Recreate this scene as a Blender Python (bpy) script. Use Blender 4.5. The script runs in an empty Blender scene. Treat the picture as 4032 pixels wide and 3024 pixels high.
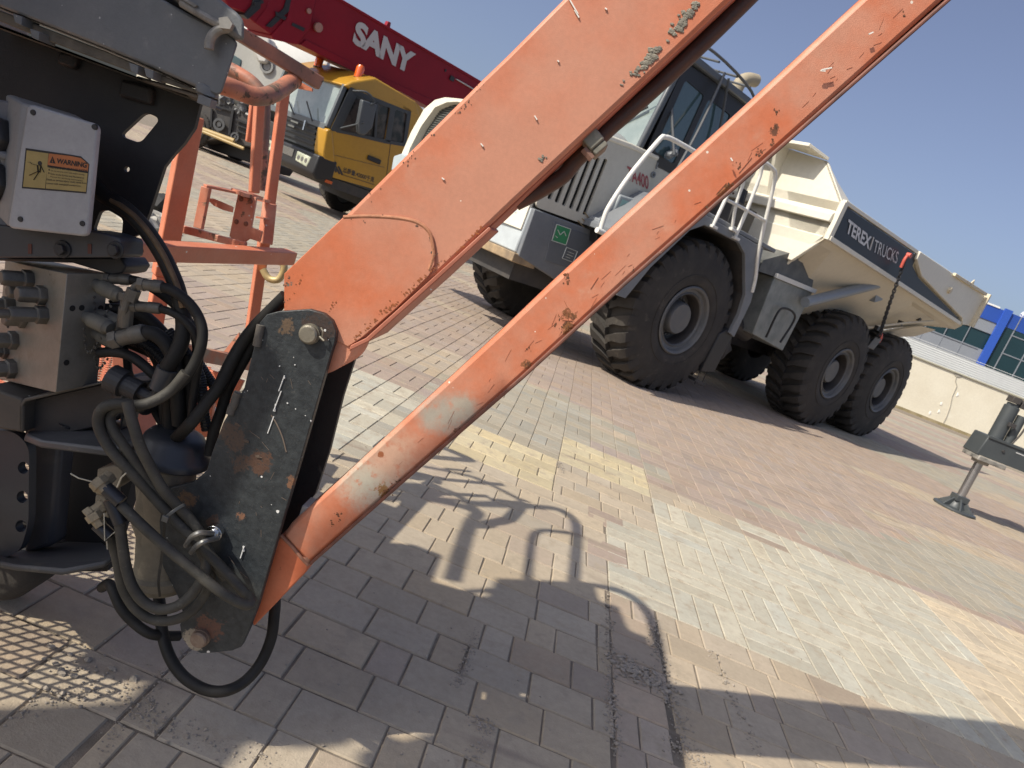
import bpy, bmesh, math, random
import numpy as np
from mathutils import Vector, Matrix, noise
random.seed(7)
rad = math.radians
SC = bpy.context.scene
COL = SC.collection

# ---------------------------------------------------------------- camera
H = 1.2
_roll, _pitch, FPX = rad(21.4), rad(11.7), 2800.0
_up = Vector((math.sin(_roll)*math.cos(_pitch), -math.cos(_roll)*math.cos(_pitch), -math.sin(_pitch)))
_f = Vector((0, 0, 1)); _fh = (_f - _up*_f.dot(_up)).normalized()
_rt = _fh.cross(_up)
if _rt.x < 0: _rt = -_rt
CM = Matrix((_rt, _fh, _up))                     # camera axes (x right, y down, z forward) -> world
CAM = Vector((0, 0, H))
cd = bpy.data.cameras.new('camera'); cam = bpy.data.objects.new('camera', cd); COL.objects.link(cam)
R, D, F3 = CM.col[0], CM.col[1], CM.col[2]
cam.matrix_world = Matrix(((R.x, -D.x, -F3.x, 0), (R.y, -D.y, -F3.y, 0), (R.z, -D.z, -F3.z, H), (0, 0, 0, 1)))
cd.sensor_width = 36; cd.lens = FPX/4032*36; cd.clip_start = .02; cd.clip_end = 900
cd.dof.use_dof = True; cd.dof.focus_distance = 1.3; cd.dof.aperture_fstop = 14.0
SC.camera = cam

# ---------------------------------------------------------------- light
SAZ, SEL = rad(34), rad(42)                      # shadows fall towards azimuth SAZ; sun elevation SEL
SDIR = Vector((math.cos(SEL)*math.cos(SAZ), math.cos(SEL)*math.sin(SAZ), -math.sin(SEL)))
wd = bpy.data.worlds.new('World'); SC.world = wd; wd.use_nodes = True
nt = wd.node_tree; bg = nt.nodes['Background']
sky = nt.nodes.new('ShaderNodeTexSky'); sky.sky_type = 'NISHITA'; sky.sun_disc = False
sky.sun_elevation = SEL; sky.sun_rotation = rad(236); sky.air_density = 1.0; sky.dust_density = 3.2; sky.ozone_density = 5.0; sky.altitude = 0
hs = nt.nodes.new('ShaderNodeHueSaturation'); hs.inputs['Saturation'].default_value = .80; hs.inputs['Hue'].default_value = .512
nt.links.new(sky.outputs[0], hs.inputs['Color']); nt.links.new(hs.outputs[0], bg.inputs[0]); bg.inputs[1].default_value = 0.128
sd = bpy.data.lights.new('sun', 'SUN'); sun = bpy.data.objects.new('sun', sd); COL.objects.link(sun)
sd.energy = 5.0; sd.angle = rad(.53); sd.color = (1, .92, .79)
sun.rotation_euler = SDIR.to_track_quat('-Z', 'Y').to_euler()
SC.view_settings.view_transform = 'Standard'; SC.view_settings.look = 'None'
SC.view_settings.exposure = 0.06; SC.view_settings.gamma = 1
try: SC.cycles.use_denoising = True
except Exception: pass

# ---------------------------------------------------------------- measuring: a ray of the survey camera met with a real plane
def ray(x, y): return CM @ Vector(((x-2016)/FPX, (y-1512)/FPX, 1))
def atY(x, y, Y): r = ray(x, y); return CAM + r*(Y/r.y)
def atZ(x, y, z=0.): r = ray(x, y); return CAM + r*((z-H)/r.z)
class Loc:
    """local frame of a vehicle: s backwards, l to its right, z up"""
    def __init__(s, x, y, deg):
        s.O = Vector((x, y, 0)); a = rad(deg); s.u = Vector((math.cos(a), math.sin(a), 0)); s.w = Vector((-s.u.y, s.u.x, 0))
    def p(s, a, l, z): return s.O + s.u*a + s.w*l + Vector((0, 0, z))
    def l(s, x, y, l): r = ray(x, y); return CAM + r*((l-(CAM-s.O).dot(s.w))/r.dot(s.w))
    def s(s, x, y, a): r = ray(x, y); return CAM + r*((a-(CAM-s.O).dot(s.u))/r.dot(s.u))

# ---------------------------------------------------------------- mesh helpers
class B:
    def __init__(s): s.v = []; s.f = []
    def add(s, vs, fs):
        n = len(s.v); s.v += [Vector(v) for v in vs]; s.f += [[i+n for i in f] for f in fs]; return s
    def prism(s, pts, vec):
        n = len(pts); vec = Vector(vec); pts = [Vector(p) for p in pts]
        return s.add(pts + [p+vec for p in pts], [list(range(n)), list(range(2*n-1, n-1, -1))] + [[i, (i+1) % n, (i+1) % n+n, i+n] for i in range(n)])
    def box(s, c, sz, ax=None):
        c = Vector(c); ax = ax or (Vector((1, 0, 0)), Vector((0, 1, 0)), Vector((0, 0, 1)))
        x, y, z = [Vector(ax[i])*sz[i]/2 for i in range(3)]
        return s.prism([c-x-y-z, c+x-y-z, c+x+y-z, c-x+y-z], 2*z)
    def beam(s, p, q, w, h, up=(0, 0, 1)):
        p, q = Vector(p), Vector(q); d = (q-p).normalized(); sd_ = d.cross(Vector(up))
        if sd_.length < 1e-3: sd_ = d.cross(Vector((1, 0, 0)))
        sd_.normalize(); u_ = sd_.cross(d).normalized(); a, b = sd_*w/2, u_*h/2
        return s.prism([p-a-b, p+a-b, p+a+b, p-a+b], q-p)
    def tube(s, path, r, n=12, ridge=0):
        path = [Vector(p) for p in path]; m = len(path); vs = []; fs = []; prev = None
        for i, p in enumerate(path):
            t = (path[min(i+1, m-1)]-path[max(i-1, 0)]).normalized()
            if prev is None:
                a = t.cross(Vector((0, 0, 1)));  a = a if a.length > .05 else t.cross(Vector((1, 0, 0)))
            else: a = prev - t*prev.dot(t)
            a.normalize(); prev = a; b = t.cross(a); rr = r[i] if isinstance(r, (list, tuple)) else r
            if ridge: rr *= 1+(.12 if i % 2 else 0)
            vs += [p+(a*math.cos(k*2*math.pi/n)+b*math.sin(k*2*math.pi/n))*rr for k in range(n)]
        for i in range(m-1):
            fs += [[i*n+k, i*n+(k+1) % n, (i+1)*n+(k+1) % n, (i+1)*n+k] for k in range(n)]
        fs += [list(range(n-1, -1, -1)), list(range((m-1)*n, m*n))]
        return s.add(vs, fs)
    def lathe(s, c, axis, prof, n=48, closed=False, cap=True):
        """prof: list of (along axis, radius)"""
        c = Vector(c); ax = Vector(axis).normalized(); a = ax.cross(Vector((0, 0, 1)))
        a = a if a.length > .05 else ax.cross(Vector((1, 0, 0))); a.normalize(); b = ax.cross(a); vs = []; m = len(prof)
        for t, r in prof: vs += [c+ax*t+(a*math.cos(k*2*math.pi/n)+b*math.sin(k*2*math.pi/n))*max(r, 1e-4) for k in range(n)]
        fs = []
        for i in range(m if closed else m-1):
            j = (i+1) % m; fs += [[i*n+k, i*n+(k+1) % n, j*n+(k+1) % n, j*n+k] for k in range(n)]
        if not closed and cap: fs += [list(range(n)), list(range((m-1)*n, m*n))]
        return s.add(vs, fs)
    def blob(s, c, r, sub=2, amp=.25, sc=(1, 1, 1), fr=3.):
        bm = bmesh.new(); bmesh.ops.create_icosphere(bm, subdivisions=sub, radius=1); vs = []
        o = Vector((random.random()*50,)*3)
        for v in bm.verts:
            k = 1+amp*noise.noise(v.co*fr*.5+o); vs.append(Vector(c)+Vector((v.co.x*sc[0], v.co.y*sc[1], v.co.z*sc[2]))*r*k)
        s.add(vs, [[v.index for v in f.verts] for f in bm.faces]); bm.free(); return s
def bez(pts, n=6):
    """catmull-rom through the points"""
    pts = [Vector(p) for p in pts]; P = [pts[0]*2-pts[1]] + pts + [pts[-1]*2-pts[-2]]; out = []
    for i in range(1, len(P)-2):
        for k in range(n):
            t = k/n; a, b, c, d = P[i-1], P[i], P[i+1], P[i+2]
            out.append(.5*((2*b)+(c-a)*t+(2*a-5*b+4*c-d)*t*t+(3*b-a-3*c+d)*t**3))
    return out + [pts[-1]]
def rpoly(pts, r, n=4):
    """round the corners of a 3D polygon"""
    out = []; N = len(pts); pts = [Vector(p) for p in pts]
    for i in range(N):
        a, b, c = pts[i-1], pts[i], pts[(i+1) % N]; rr = min(r, (a-b).length*.45, (c-b).length*.45)
        p, q = b+(a-b).normalized()*rr, b+(c-b).normalized()*rr
        for k in range(n+1):
            t = k/n; out.append(p*(1-t)**2+b*2*t*(1-t)+q*t*t)
    return out
def link(name, me, m, parent=None, smooth=False, bev=0, bseg=2, label=None):
    me.materials.clear(); me.materials.append(m)
    o = bpy.data.objects.new(name, me); COL.objects.link(o)
    if parent is not None:
        root = parent
        o.parent = parent; o.matrix_parent_inverse = WM(parent).inverted()
    if smooth:
        me.shade_smooth()
        me.set_sharp_from_angle(angle=rad(38))
    if bev:
        md = o.modifiers.new('b', 'BEVEL'); md.width = bev; md.segments = bseg; md.limit_method = 'ANGLE'; md.angle_limit = rad(35); md.use_clamp_overlap = True
        if not smooth: me.shade_smooth(); me.set_sharp_from_angle(angle=rad(60))
    if label: o['label'] = label
    return o
def WM(o):
    m = Matrix.Translation(o.location) if o.type == 'EMPTY' else Matrix.Identity(4)
    return m
def ob(name, b, m, parent=None, smooth=False, bev=0, bseg=2, label=None, recalc=True):
    me = bpy.data.meshes.new(name); me.from_pydata([tuple(v) for v in b.v], [], b.f)
    if recalc:
        bm = bmesh.new(); bm.from_mesh(me); bmesh.ops.recalc_face_normals(bm, faces=bm.faces); bm.to_mesh(me); bm.free()
    me.update(); return link(name, me, m, parent, smooth, bev, bseg, label)
WHOLE = {'rust_spot', 'rust_patch', 'chipped_paint', 'paint_splash', 'paint_flake', 'dried_mortar', 'scratch', 'gouge', 'gravel', 'ground', 'far_ground', 'sticker_print', 'label_symbol', 'chassis', 'engine', 'roof_rail', 'grille_wire', 'panel_joint', 'rib', 'floor_mesh', 'wheel', 'rim', 'hub', 'tipper_body', 'links', 'door_stripe', 'scuffed_label', 'hose_bundle', 'grille_bar', 'cab', 'door_seam', 'foot_plate', 'edge_web', 'window_trim', 'boom_underside', 'canopy', 'badge', 'front_slope', 'retaining_chain', 'crack', 'roof_unit'}
_ob = ob
def ob(name, b, m, parent=None, smooth=False, bev=0, bseg=2, label=None, recalc=True):
    """pieces that lie apart become parts of their own; touching ones stay together"""
    if name in WHOLE or len(b.f) > 60000: return _ob(name, b, m, parent, smooth, bev, bseg, label, recalc)
    n = len(b.v); par = list(range(n))
    def root(i):
        while par[i] != i: par[i] = par[par[i]]; i = par[i]
        return i
    for f in b.f:
        r0 = root(f[0])
        for i in f[1:]:
            r1 = root(i)
            if r1 != r0: par[r1] = r0
    box = {}
    for i, v in enumerate(b.v):
        r = root(i); q = box.get(r)
        if q is None: box[r] = [v.copy(), v.copy()]
        else:
            for k in range(3): q[0][k] = min(q[0][k], v[k]); q[1][k] = max(q[1][k], v[k])
    keys = list(box)
    if len(keys) == 1 or len(keys) > 400: return _ob(name, b, m, parent, smooth, bev, bseg, label, recalc)
    size = max((q[1]-q[0]).length for q in box.values()); e = max(.002, size*.06); grp = {k: k for k in keys}
    def gr(k):
        while grp[k] != k: k = grp[k]
        return k
    for i, a in enumerate(keys):
        for c in keys[i+1:]:
            A, C_ = box[a], box[c]
            if all(A[0][k]-e < C_[1][k] and C_[0][k]-e < A[1][k] for k in range(3)):
                x, y = gr(a), gr(c)
                if x != y: grp[y] = x
    cl = {}
    for f in b.f: cl.setdefault(gr(root(f[0])), []).append(f)
    if len(cl) == 1: return _ob(name, b, m, parent, smooth, bev, bseg, label, recalc)
    out = []
    for fs_ in sorted(cl.values(), key=len, reverse=True):
        c = B(); mp = {}
        for f in fs_:
            for i in f:
                if i not in mp: mp[i] = len(c.v); c.v.append(b.v[i])
            c.f.append([mp[i] for i in f])
        out.append(_ob(name, c, m, parent, smooth, bev, bseg, label, recalc))
    return out[0]
def thing(name, loc, label, cat, group=None):
    o = bpy.data.objects.new(name, None); COL.objects.link(o); o.location = loc; o['label'] = label; o['category'] = cat
    if group: o['group'] = group
    return o
def tag(o, label=None, cat=None, group=None, kind=None):
    for k, v in (('label', label), ('category', cat), ('group', group), ('kind', kind)):
        if v: o[k] = v
    return o
def curve_mesh(cu):
    o = bpy.data.objects.new('tmp', cu); COL.objects.link(o); dg = bpy.context.evaluated_depsgraph_get()
    me = bpy.data.meshes.new_from_object(o.evaluated_get(dg)); bpy.data.objects.remove(o); return me
def holed(name, outer, holes, nrm, th, m, parent=None, bev=0, label=None):
    """flat plate with holes: outer and holes are planar 3D loops, extruded by th along nrm"""
    nrm = Vector(nrm).normalized(); o0 = outer[0]; x = (outer[1]-outer[0]).normalized(); x = (x-nrm*x.dot(nrm)).normalized(); y = nrm.cross(x)
    cu = bpy.data.curves.new(name, 'CURVE'); cu.dimensions = '2D'; cu.fill_mode = 'BOTH'; cu.extrude = th/2
    for loop in [outer]+holes:
        sp = cu.splines.new('POLY'); sp.points.add(len(loop)-1); sp.use_cyclic_u = True
        for q, pt in zip(sp.points, loop): d = pt-o0; q.co = (d.dot(x), d.dot(y), 0, 1)
    me = curve_mesh(cu); c = o0+nrm*th/2
    me.transform(Matrix(((x.x, y.x, nrm.x, c.x), (x.y, y.y, nrm.y, c.y), (x.z, y.z, nrm.z, c.z), (0, 0, 0, 1))))
    return link(name, me, m, parent, bev=bev, label=label)
def text(name, s, bl, br, tl, m, parent=None, off=.0015, bold=0., ext=.0004, spacing=1., shear=0):
    """lettering that fills the parallelogram bl, br, tl"""
    cu = bpy.data.curves.new(name, 'FONT'); cu.body = s; cu.extrude = 0; cu.offset = bold; cu.space_character = spacing; cu.shear = shear
    me = curve_mesh(cu)
    co = [v.co.copy() for v in me.vertices]; x0, x1 = min(c.x for c in co), max(c.x for c in co); y0, y1 = min(c.y for c in co), max(c.y for c in co)
    X = (br-bl)/(x1-x0); Y = (tl-bl)/(y1-y0); N = X.cross(Y).normalized()
    if N.dot(CAM-bl) < 0: N = -N
    for v, c in zip(me.vertices, co): v.co = bl+X*(c.x-x0)+Y*(c.y-y0)+N*off
    return link(name, me, m, parent)

# ---------------------------------------------------------------- materials
def mat(name, c, rough=.5, metal=0., c2=None, nsc=6., namt=.5, rust=None, rsc=30., rth=.62, rsoft=.04, bump=0., bsc=80., spk=None, spsc=60., spth=.12, spots=None, coat=0., attr=None, dust=None, dth=.5, spec=.5, streak=None, mott=.5, msc=120.):
    m = bpy.data.materials.new(name); m.use_nodes = True; t = m.node_tree; N, L = t.nodes, t.links; bs = N['Principled BSDF']
    bs.inputs['Roughness'].default_value = rough; bs.inputs['Metallic'].default_value = metal; bs.inputs['Specular IOR Level'].default_value = spec
    if coat: bs.inputs['Coat Weight'].default_value = coat; bs.inputs['Coat Roughness'].default_value = .15
    geo = N.new('ShaderNodeTexCoord'); co = geo.outputs['Object']
    def noi(sc, det=6, ro=.6, dis=0, vec=None):
        n = N.new('ShaderNodeTexNoise'); n.inputs['Scale'].default_value = sc; n.inputs['Detail'].default_value = det; n.inputs['Roughness'].default_value = ro; n.inputs['Distortion'].default_value = dis
        L.new(vec or co, n.inputs['Vector']); return n.outputs['Fac']
    def ramp(v, a, b):
        r = N.new('ShaderNodeMapRange'); r.inputs[1].default_value = a; r.inputs[2].default_value = b; r.interpolation_type = 'SMOOTHSTEP'; L.new(v, r.inputs[0]); return r.outputs[0]
    def mix(f, a, b):
        x = N.new('ShaderNodeMix'); x.data_type = 'RGBA'
        if isinstance(f, float): x.inputs[0].default_value = f
        else: L.new(f, x.inputs[0])
        for i, q in ((6, a), (7, b)):
            if isinstance(q, tuple): x.inputs[i].default_value = (*q, 1)
            else: L.new(q, x.inputs[i])
        return x.outputs[2]
    def math_(op, a, b):
        x = N.new('ShaderNodeMath'); x.operation = op
        for i, q in ((0, a), (1, b)):
            if isinstance(q, (int, float)): x.inputs[i].default_value = q
            else: L.new(q, x.inputs[i])
        return x.outputs[0]
    cur = None
    if attr:
        at = N.new('ShaderNodeAttribute'); at.attribute_name = attr; cur = at.outputs['Color']
    else: cur = tuple(c)
    if c2: cur = mix(ramp(noi(nsc, 5), .5-namt/2, .5+namt/2), cur, tuple(c2))
    elif attr: cur = cur
    if dust: cur = mix(ramp(noi(nsc*2.3, 8, .7), dth, dth+.25), cur, tuple(dust))
    if streak:
        mp = N.new('ShaderNodeMapping'); mp.inputs['Scale'].default_value = streak[1]; L.new(co, mp.inputs[0])
        cur = mix(ramp(noi(1., 4, .6, 0, mp.outputs[0]), streak[2], streak[2]+.15), cur, tuple(streak[0]))
    if spots:
        for (p, r, cc, jag) in spots:
            d = N.new('ShaderNodeVectorMath'); d.operation = 'DISTANCE'; L.new(co, d.inputs[0]); d.inputs[1].default_value = tuple(p)
            nn = math_('ADD', math_('MULTIPLY', noi(.9/r, 4, .6), .55), math_('MULTIPLY', noi(110, 5, .7), .45))
            v = math_('ADD', d.outputs['Value'], math_('MULTIPLY', math_('SUBTRACT', nn, .5), jag*r*4.2))
            cur = mix(math_('MULTIPLY', ramp(v, r*1.6, r*.25), ramp(noi(60, 4, .6), .22, .5)) if jag <= .5 else math_('MULTIPLY', ramp(v, r*1.12, r*.80), ramp(noi(170, 3, .6), .30, .46)), cur, tuple(cc))
    rg = None
    if rust:
        rm = ramp(noi(rsc, 8, .68, .4), rth, rth+rsoft); cur = mix(rm, cur, tuple(rust)); rg = rm
    if spk:
        vo = N.new('ShaderNodeTexVoronoi'); vo.inputs['Scale'].default_value = spsc; L.new(co, vo.inputs['Vector'])
        sel = math_('LESS_THAN', vo.outputs['Distance'], math_('MULTIPLY', math_('MAXIMUM', math_('SUBTRACT', noi(spsc*.8, 2), .52), 0.), spth*7))
        cur = mix(sel, cur, tuple(spk))
    if mott:
        mv = math_('ADD', 1-mott*.5, math_('MULTIPLY', math_('ADD', math_('MULTIPLY', noi(msc, 6, .72), .6), math_('MULTIPLY', noi(msc*.12, 4, .6), .4)), mott))
        vm = N.new('ShaderNodeVectorMath'); vm.operation = 'SCALE'; L.new(mv, vm.inputs['Scale'])
        if isinstance(cur, tuple): vm.inputs[0].default_value = cur
        else: L.new(cur, vm.inputs[0])
        cur = vm.outputs[0]
    if isinstance(cur, tuple): bs.inputs['Base Color'].default_value = (*cur, 1)
    else: L.new(cur, bs.inputs['Base Color'])
    if rg is not None:
        L.new(math_('ADD', math_('MULTIPLY', rg, .35), rough), bs.inputs['Roughness'])
        if metal: L.new(math_('MULTIPLY', math_('SUBTRACT', 1., rg), metal), bs.inputs['Metallic'])
    if bump:
        bp = N.new('ShaderNodeBump'); bp.inputs['Strength'].default_value = 1; bp.inputs['Distance'].default_value = bump
        h = noi(bsc, 6, .6)
        if rg is not None: h = math_('SUBTRACT', h, math_('MULTIPLY', rg, .6))
        L.new(h, bp.inputs['Height']); L.new(bp.outputs[0], bs.inputs['Normal'])
    return m
# ---------------------------------------------------------------- the paved yard
GA = rad(2.5)
def g2w(a, b): return a*math.cos(GA)+b*math.sin(GA), -a*math.sin(GA)+b*math.cos(GA)
def w2g(x, y): return x*math.cos(GA)-y*math.sin(GA), x*math.sin(GA)+y*math.cos(GA)
def gp(*px): return [w2g(*atZ(*p).xy) for p in px]
def inside(poly, x, y):
    r = False; n = len(poly)
    for i in range(n):
        x0, y0 = poly[i]; x1, y1 = poly[i-1]
        if (y0 > y) != (y1 > y) and x < (x1-x0)*(y-y0)/(y1-y0)+x0: r = not r
    return r
TAN, PINK, GREEN, YEL, WHT, LTAN = (.405, .34, .25), (.335, .262, .210), (.335, .305, .240), (.50, .425, .27), (.455, .425, .335), (.50, .42, .30)
RECTS = [  # a0, b0, a1, b1 on the paving grid, colour, laying pattern
 (.55, 2.7, 2.35, 3.6, WHT, 3), (.85, 3.6, 2.65, 4.2, WHT, 3), (1.45, 4.2, 2.65, 4.5, WHT, 3), (2.35, 2.7, 5.95, 3.6, LTAN, 3), (2.65, 3.6, 5.95, 4.5, LTAN, 3),
 (-.35, 3.6, .25, 4.2, YEL, 1), (.25, 4.2, .85, 4.8, YEL, 1), (.85, 4.2, 1.45, 4.5, TAN, 1), (.25, 3.6, .85, 4.2, TAN, 1), (.55, 0, .75, 2.7, (.39, .315, .24), 1), (.75, 0, 7.2, 2.7, (.40, .33, .24), 1),
 (-.55, 0, .55, 3.6, TAN, 1), (-3.2, 0, -.55, 3.0, TAN, 1)]
def zcol(a, b):
    n = noise.noise(Vector((a*.32, b*.5, 3.3))); n2 = noise.noise(Vector((a*.11+9, b*.9, 1.3))); e = random.random()
    if -1.45 < a < -.65 and b < 4.4: return WHT
    if -.7 < a < .26 and b < 5.2+.9*(a > -.3) or (.26 <= a < .46 and 4.8 < b < 6.0) or (.45 < a < .85 and (5.0 < b < 5.4 or 5.6 < b < 5.8)) or (.85 < a < 1.05 and 4.7 < b < 5.3 and e > .4): return GREEN
    if b < 5 and a < 2: return PINK
    if n > .26: return GREEN
    if n2 > .12: return (.39, .32, .235)
    return PINK
def warp(x, y):
    k = min(1, max(0, (y-2.6)/2)); return x+.022*k*noise.noise(Vector((x*1.1, y*.55, 0))), y+.02*noise.noise(Vector((x*.9, y*.7, 7)))*k
vs, fs, cols = [], [], []
def brick(a0, b0, a1, b1, c, gap=.0035, j=.0):
    n = len(vs); bv = .0035; dz = random.uniform(-.0014, .0006); tx, ty = random.uniform(-.004, .004), random.uniform(-.004, .004); g = gap*.7
    ca, cb = (a0+a1)/2, (b0+b1)/2
    for e, z in ((g/2, -.016), (g/2, -.0045), (g/2+bv, 0)):
        for a, b in ((a0+e, b0+e), (a1-e, b0+e), (a1-e, b1-e), (a0+e, b1-e)):
            x, y = g2w(a+j*(b-cb), b-j*(a-ca)); x, y = warp(x, y); vs.append((x, y, z+dz+(a-ca)*tx+(b-cb)*ty))
    fs.extend([(n+8, n+9, n+10, n+11)]+[(n+r+i, n+r+(i+1) % 4, n+r+(i+1) % 4+4, n+r+i+4) for r in (0, 4) for i in range(4)])
    k = random.gauss(1, .055); h = random.gauss(0, .012); cols.extend([(c[0]*k+h*.6, c[1]*k, c[2]*k-h*.6, 1)]*9)
def vis(a, b, m):
    x, y = g2w(a, b); q = CM.transposed() @ (Vector((x, y, 0))-CAM)
    if q.z < .2: return y > .7 and abs(x) < 1.6
    px, py = q.x/q.z*FPX, q.y/q.z*FPX; mm = m*FPX/q.z
    return abs(px) < 2016+mm and abs(py) < 1512+mm
def clip(r, z): return (max(r[0], z[0]), max(r[1], z[1]), min(r[2], z[2]), min(r[3], z[3]))
for z in RECTS:
    a0, b0, a1, b1, c, p = z
    if p == 3:                                  # blocks of three 300 x 100 pavers
        for i in range(int(round((a1-a0)/.3))):
            for k in range(int(round((b1-b0)/.3))):
                a, b = a0+i*.3, b0+k*.3
                if not vis(a+.15, b+.15, 1.6): continue
                g_ = (round(a/.3+.17)+round(b/.3)) % 2
                for q in range(3): brick(*((a, b+q*.1, a+.3, b+q*.1+.1) if g_ else (a+q*.1, b, a+q*.1+.1, b+.3)), (.30, .24, .19) if c == WHT and random.random() < .012 else c, gap=.006)
    else:                                       # older pavers laid in rows
        for k in range(int(math.ceil((b1-b0)/.15-1e-6))):
            b = b0+k*.15; a = a0-random.random()*.15 if c != YEL else a0-(k % 2)*.1
            while a < a1:
                w = random.choice((.2, .2, .2, .2, .1, .1, .15, .23)) if c != YEL else .2
                r = clip((a, b, a+w, b+.15), z); a += w
                if r[2]-r[0] > .03 and vis((r[0]+r[2])/2, b+.07, 1.6): brick(*r, c if random.random() > .12 or c == YEL else (.375, .305, .23), gap=.004+random.random()**4*.009, j=random.gauss(0, .010) if c != YEL else 0)
for i in range(-70, 110):                       # blocks of two 200 x 100 pavers, laid basket-weave
    for k in range(15, 140):
        a, b = -.35+i*.2, k*.2
        if not vis(a+.1, b+.1, 2.2 if b < 14 else .5): continue
        q = [(a, b, a+.2, b+.1), (a, b+.1, a+.2, b+.2)] if (i+k) % 2 else [(a, b, a+.1, b+.2), (a+.1, b, a+.2, b+.2)]
        for r in q:
            ca_, cb_2 = (r[0]+r[2])/2, (r[1]+r[3])/2
            if any(z[0] < ca_ < z[2] and z[1] < cb_2 < z[3] for z in RECTS): 
                if not (b < 4.5 < r[3]-.02 and r[0] > .8): continue
            if b < 4.5 and r[0] > .8 and ca_ < 5.95:
                if r[3] <= 4.51: continue
                r = (r[0], 4.5, r[2], r[3])
            brick(*r, zcol(ca_, cb_2))
me = bpy.data.meshes.new('paving'); me.from_pydata(vs, [], fs); ca = me.color_attributes.new('Col', 'FLOAT_COLOR', 'CORNER')
buf = []
for f, c in zip(me.polygons, cols):
    buf += list(c)*f.loop_total
ca.data.foreach_set('color', buf); me.update()
M_pave = mat('paver', (.3, .3, .3), .86, attr='Col', c2=None, mott=.75, msc=45., dust=(.355, .295, .215), dth=.47, rust=(.14, .12, .095), rsc=7, rth=.74, rsoft=.12, bump=.0016, bsc=170, spk=(.5, .47, .4), spsc=260, spth=.10, streak=((.27, .22, .17), (.7, 5, 1), .60))
tag(link('paving', me, M_pave), kind='structure')
b = B(); b.add([(-60, -6, -.0050), (90, -6, -.0050), (90, 31, -.0050), (-60, 31, -.0050)], [[0, 1, 2, 3]])
M_sand = mat('joint_sand', (.27, .225, .17), .95, c2=(.15, .125, .095), nsc=14, bump=.004, bsc=220)
tag(ob('ground', b, M_sand), kind='structure')
b = B(); b.add([(-450, 30.9, -.05), (500, 30.9, -.05), (500, 600, -.05), (-450, 600, -.05)], [[0, 1, 2, 3]])
tag(ob('far_ground', b, mat('dry_ground', (.33, .27, .2), .95, c2=(.28, .23, .17), nsc=.3)), kind='structure')
# loose grit and rubble in the broken joints
b = B(); rn = random.Random(3)
def grit(px, n, r0, r1, wdt, sub=1):
    for _ in range(n):
        t = rn.random()*(len(px)-1); i = int(t); t -= i; p, q = atZ(*px[i]), atZ(*px[min(i+1, len(px)-1)])
        c = p*(1-t)+q*t; r = r0+(r1-r0)*rn.random()**3
        b.blob((c.x+rn.gauss(0, wdt), c.y+rn.gauss(0, wdt), r*.25), r, sub, .5, (1, rn.uniform(.6, 1), rn.uniform(.45, .8)))
grit([(2395, 2340), (2403, 2700), (2420, 2960)], 420, .002, .007, .012)
grit([(2560, 2420), (2600, 2600), (2700, 2900)], 380, .002, .007, .018)
grit([(2420, 2600), (2640, 2720)], 420, .003, .011, .03)
grit([(2800, 2560), (2990, 2980)], 130, .002, .007, .012)
grit([(2650, 2930), (2760, 3010)], 160, .002, .006, .03)
grit([(1870, 2480), (1830, 2620), (1790, 2700)], 180, .002, .005, .009)
grit([(1850, 2830), (1930, 2860), (1860, 3000)], 130, .002, .006, .012)
grit([(20, 2830), (420, 2700), (700, 2880), (1100, 3000)], 420, .0015, .005, .02)
grit([(400, 2950), (560, 2750), (700, 2600), (900, 2450)], 200, .0015, .004, .012)
grit([(300, 2600), (330, 2700)], 40, .003, .012, .04)
grit([(600, 2400), (2300, 2900)], 260, .0012, .004, .25)
grit([(2500, 2300), (3900, 2900)], 220, .0012, .004, .25)
grit([(2200, 1820), (2215, 1860)], 60, .003, .009, .02)
tag(ob('gravel', b, mat('grit', (.38, .33, .27), .95, c2=(.25, .22, .18), nsc=60, bump=.001, bsc=400)), kind='stuff')

rb = thing('rubble', atZ(575, 905), 'small heap of broken pale and black rubble on the paving by the orange corner post', 'rubble')
b = B()
for k in range(9): b.blob(atZ(535+k*11, 878+rn.uniform(-6, 14)+k*2.2)+Vector((0, 0, .05)), rn.uniform(.05, .12), 2, .8, (1.2, 1, .8))
ob('broken_block', b, mat('rubble_pale', (.55, .52, .45), .9, c2=(.30, .28, .24), nsc=6), rb)
b = B()
for k in range(3): b.blob(atZ(560+k*22, 862+k*6)+Vector((0, .15, .16)), rn.uniform(.08, .13), 2, .8)
ob('black_piece', b, mat('rubble_black', (.03, .03, .03), .8), rb)
# ---------------------------------------------------------------- yard wall, the shed roof behind it, office building
W0 = Vector((12, 30.6, 0)); WU = Vector((math.cos(rad(-4)), math.sin(rad(-4)), 0)); WN = Vector((-WU.y, WU.x, 0))
wl = thing('yard_wall', W0, 'cream rendered wall with a crack running down it, behind the dump truck', 'wall')
M_wall = mat('render', (.70, .66, .54), .85, c2=(.64, .59, .47), nsc=.8, bump=.006, bsc=12, dust=(.72, .69, .58), dth=.55)
b = B(); b.box(W0+WU*2+WN*.12+Vector((0, 0, 1.10)), (70, .24, 2.25), (WU, WN, Vector((0, 0, 1)))); ob('wall_face', b, M_wall, wl)
b = B(); b.box(W0+WU*2+WN*.10+Vector((0, 0, 2.245)), (70, .34, .06), (WU, WN, Vector((0, 0, 1)))); ob('coping', b, mat('coping', (.42, .41, .33), .8), wl)
b = B(); b.box(W0+WU*2-WN*.02+Vector((0, 0, .05)), (70, .10, .12), (WU, WN, Vector((0, 0, 1)))); ob('base_strip', b, mat('weeds', (.22, .18, .09), .9, c2=(.34, .28, .17), nsc=3), wl)
def onwall(x, y, off=-.012):
    r = ray(x, y); t = (off-(CAM-W0).dot(WN))/r.dot(WN); return CAM+r*t
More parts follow.
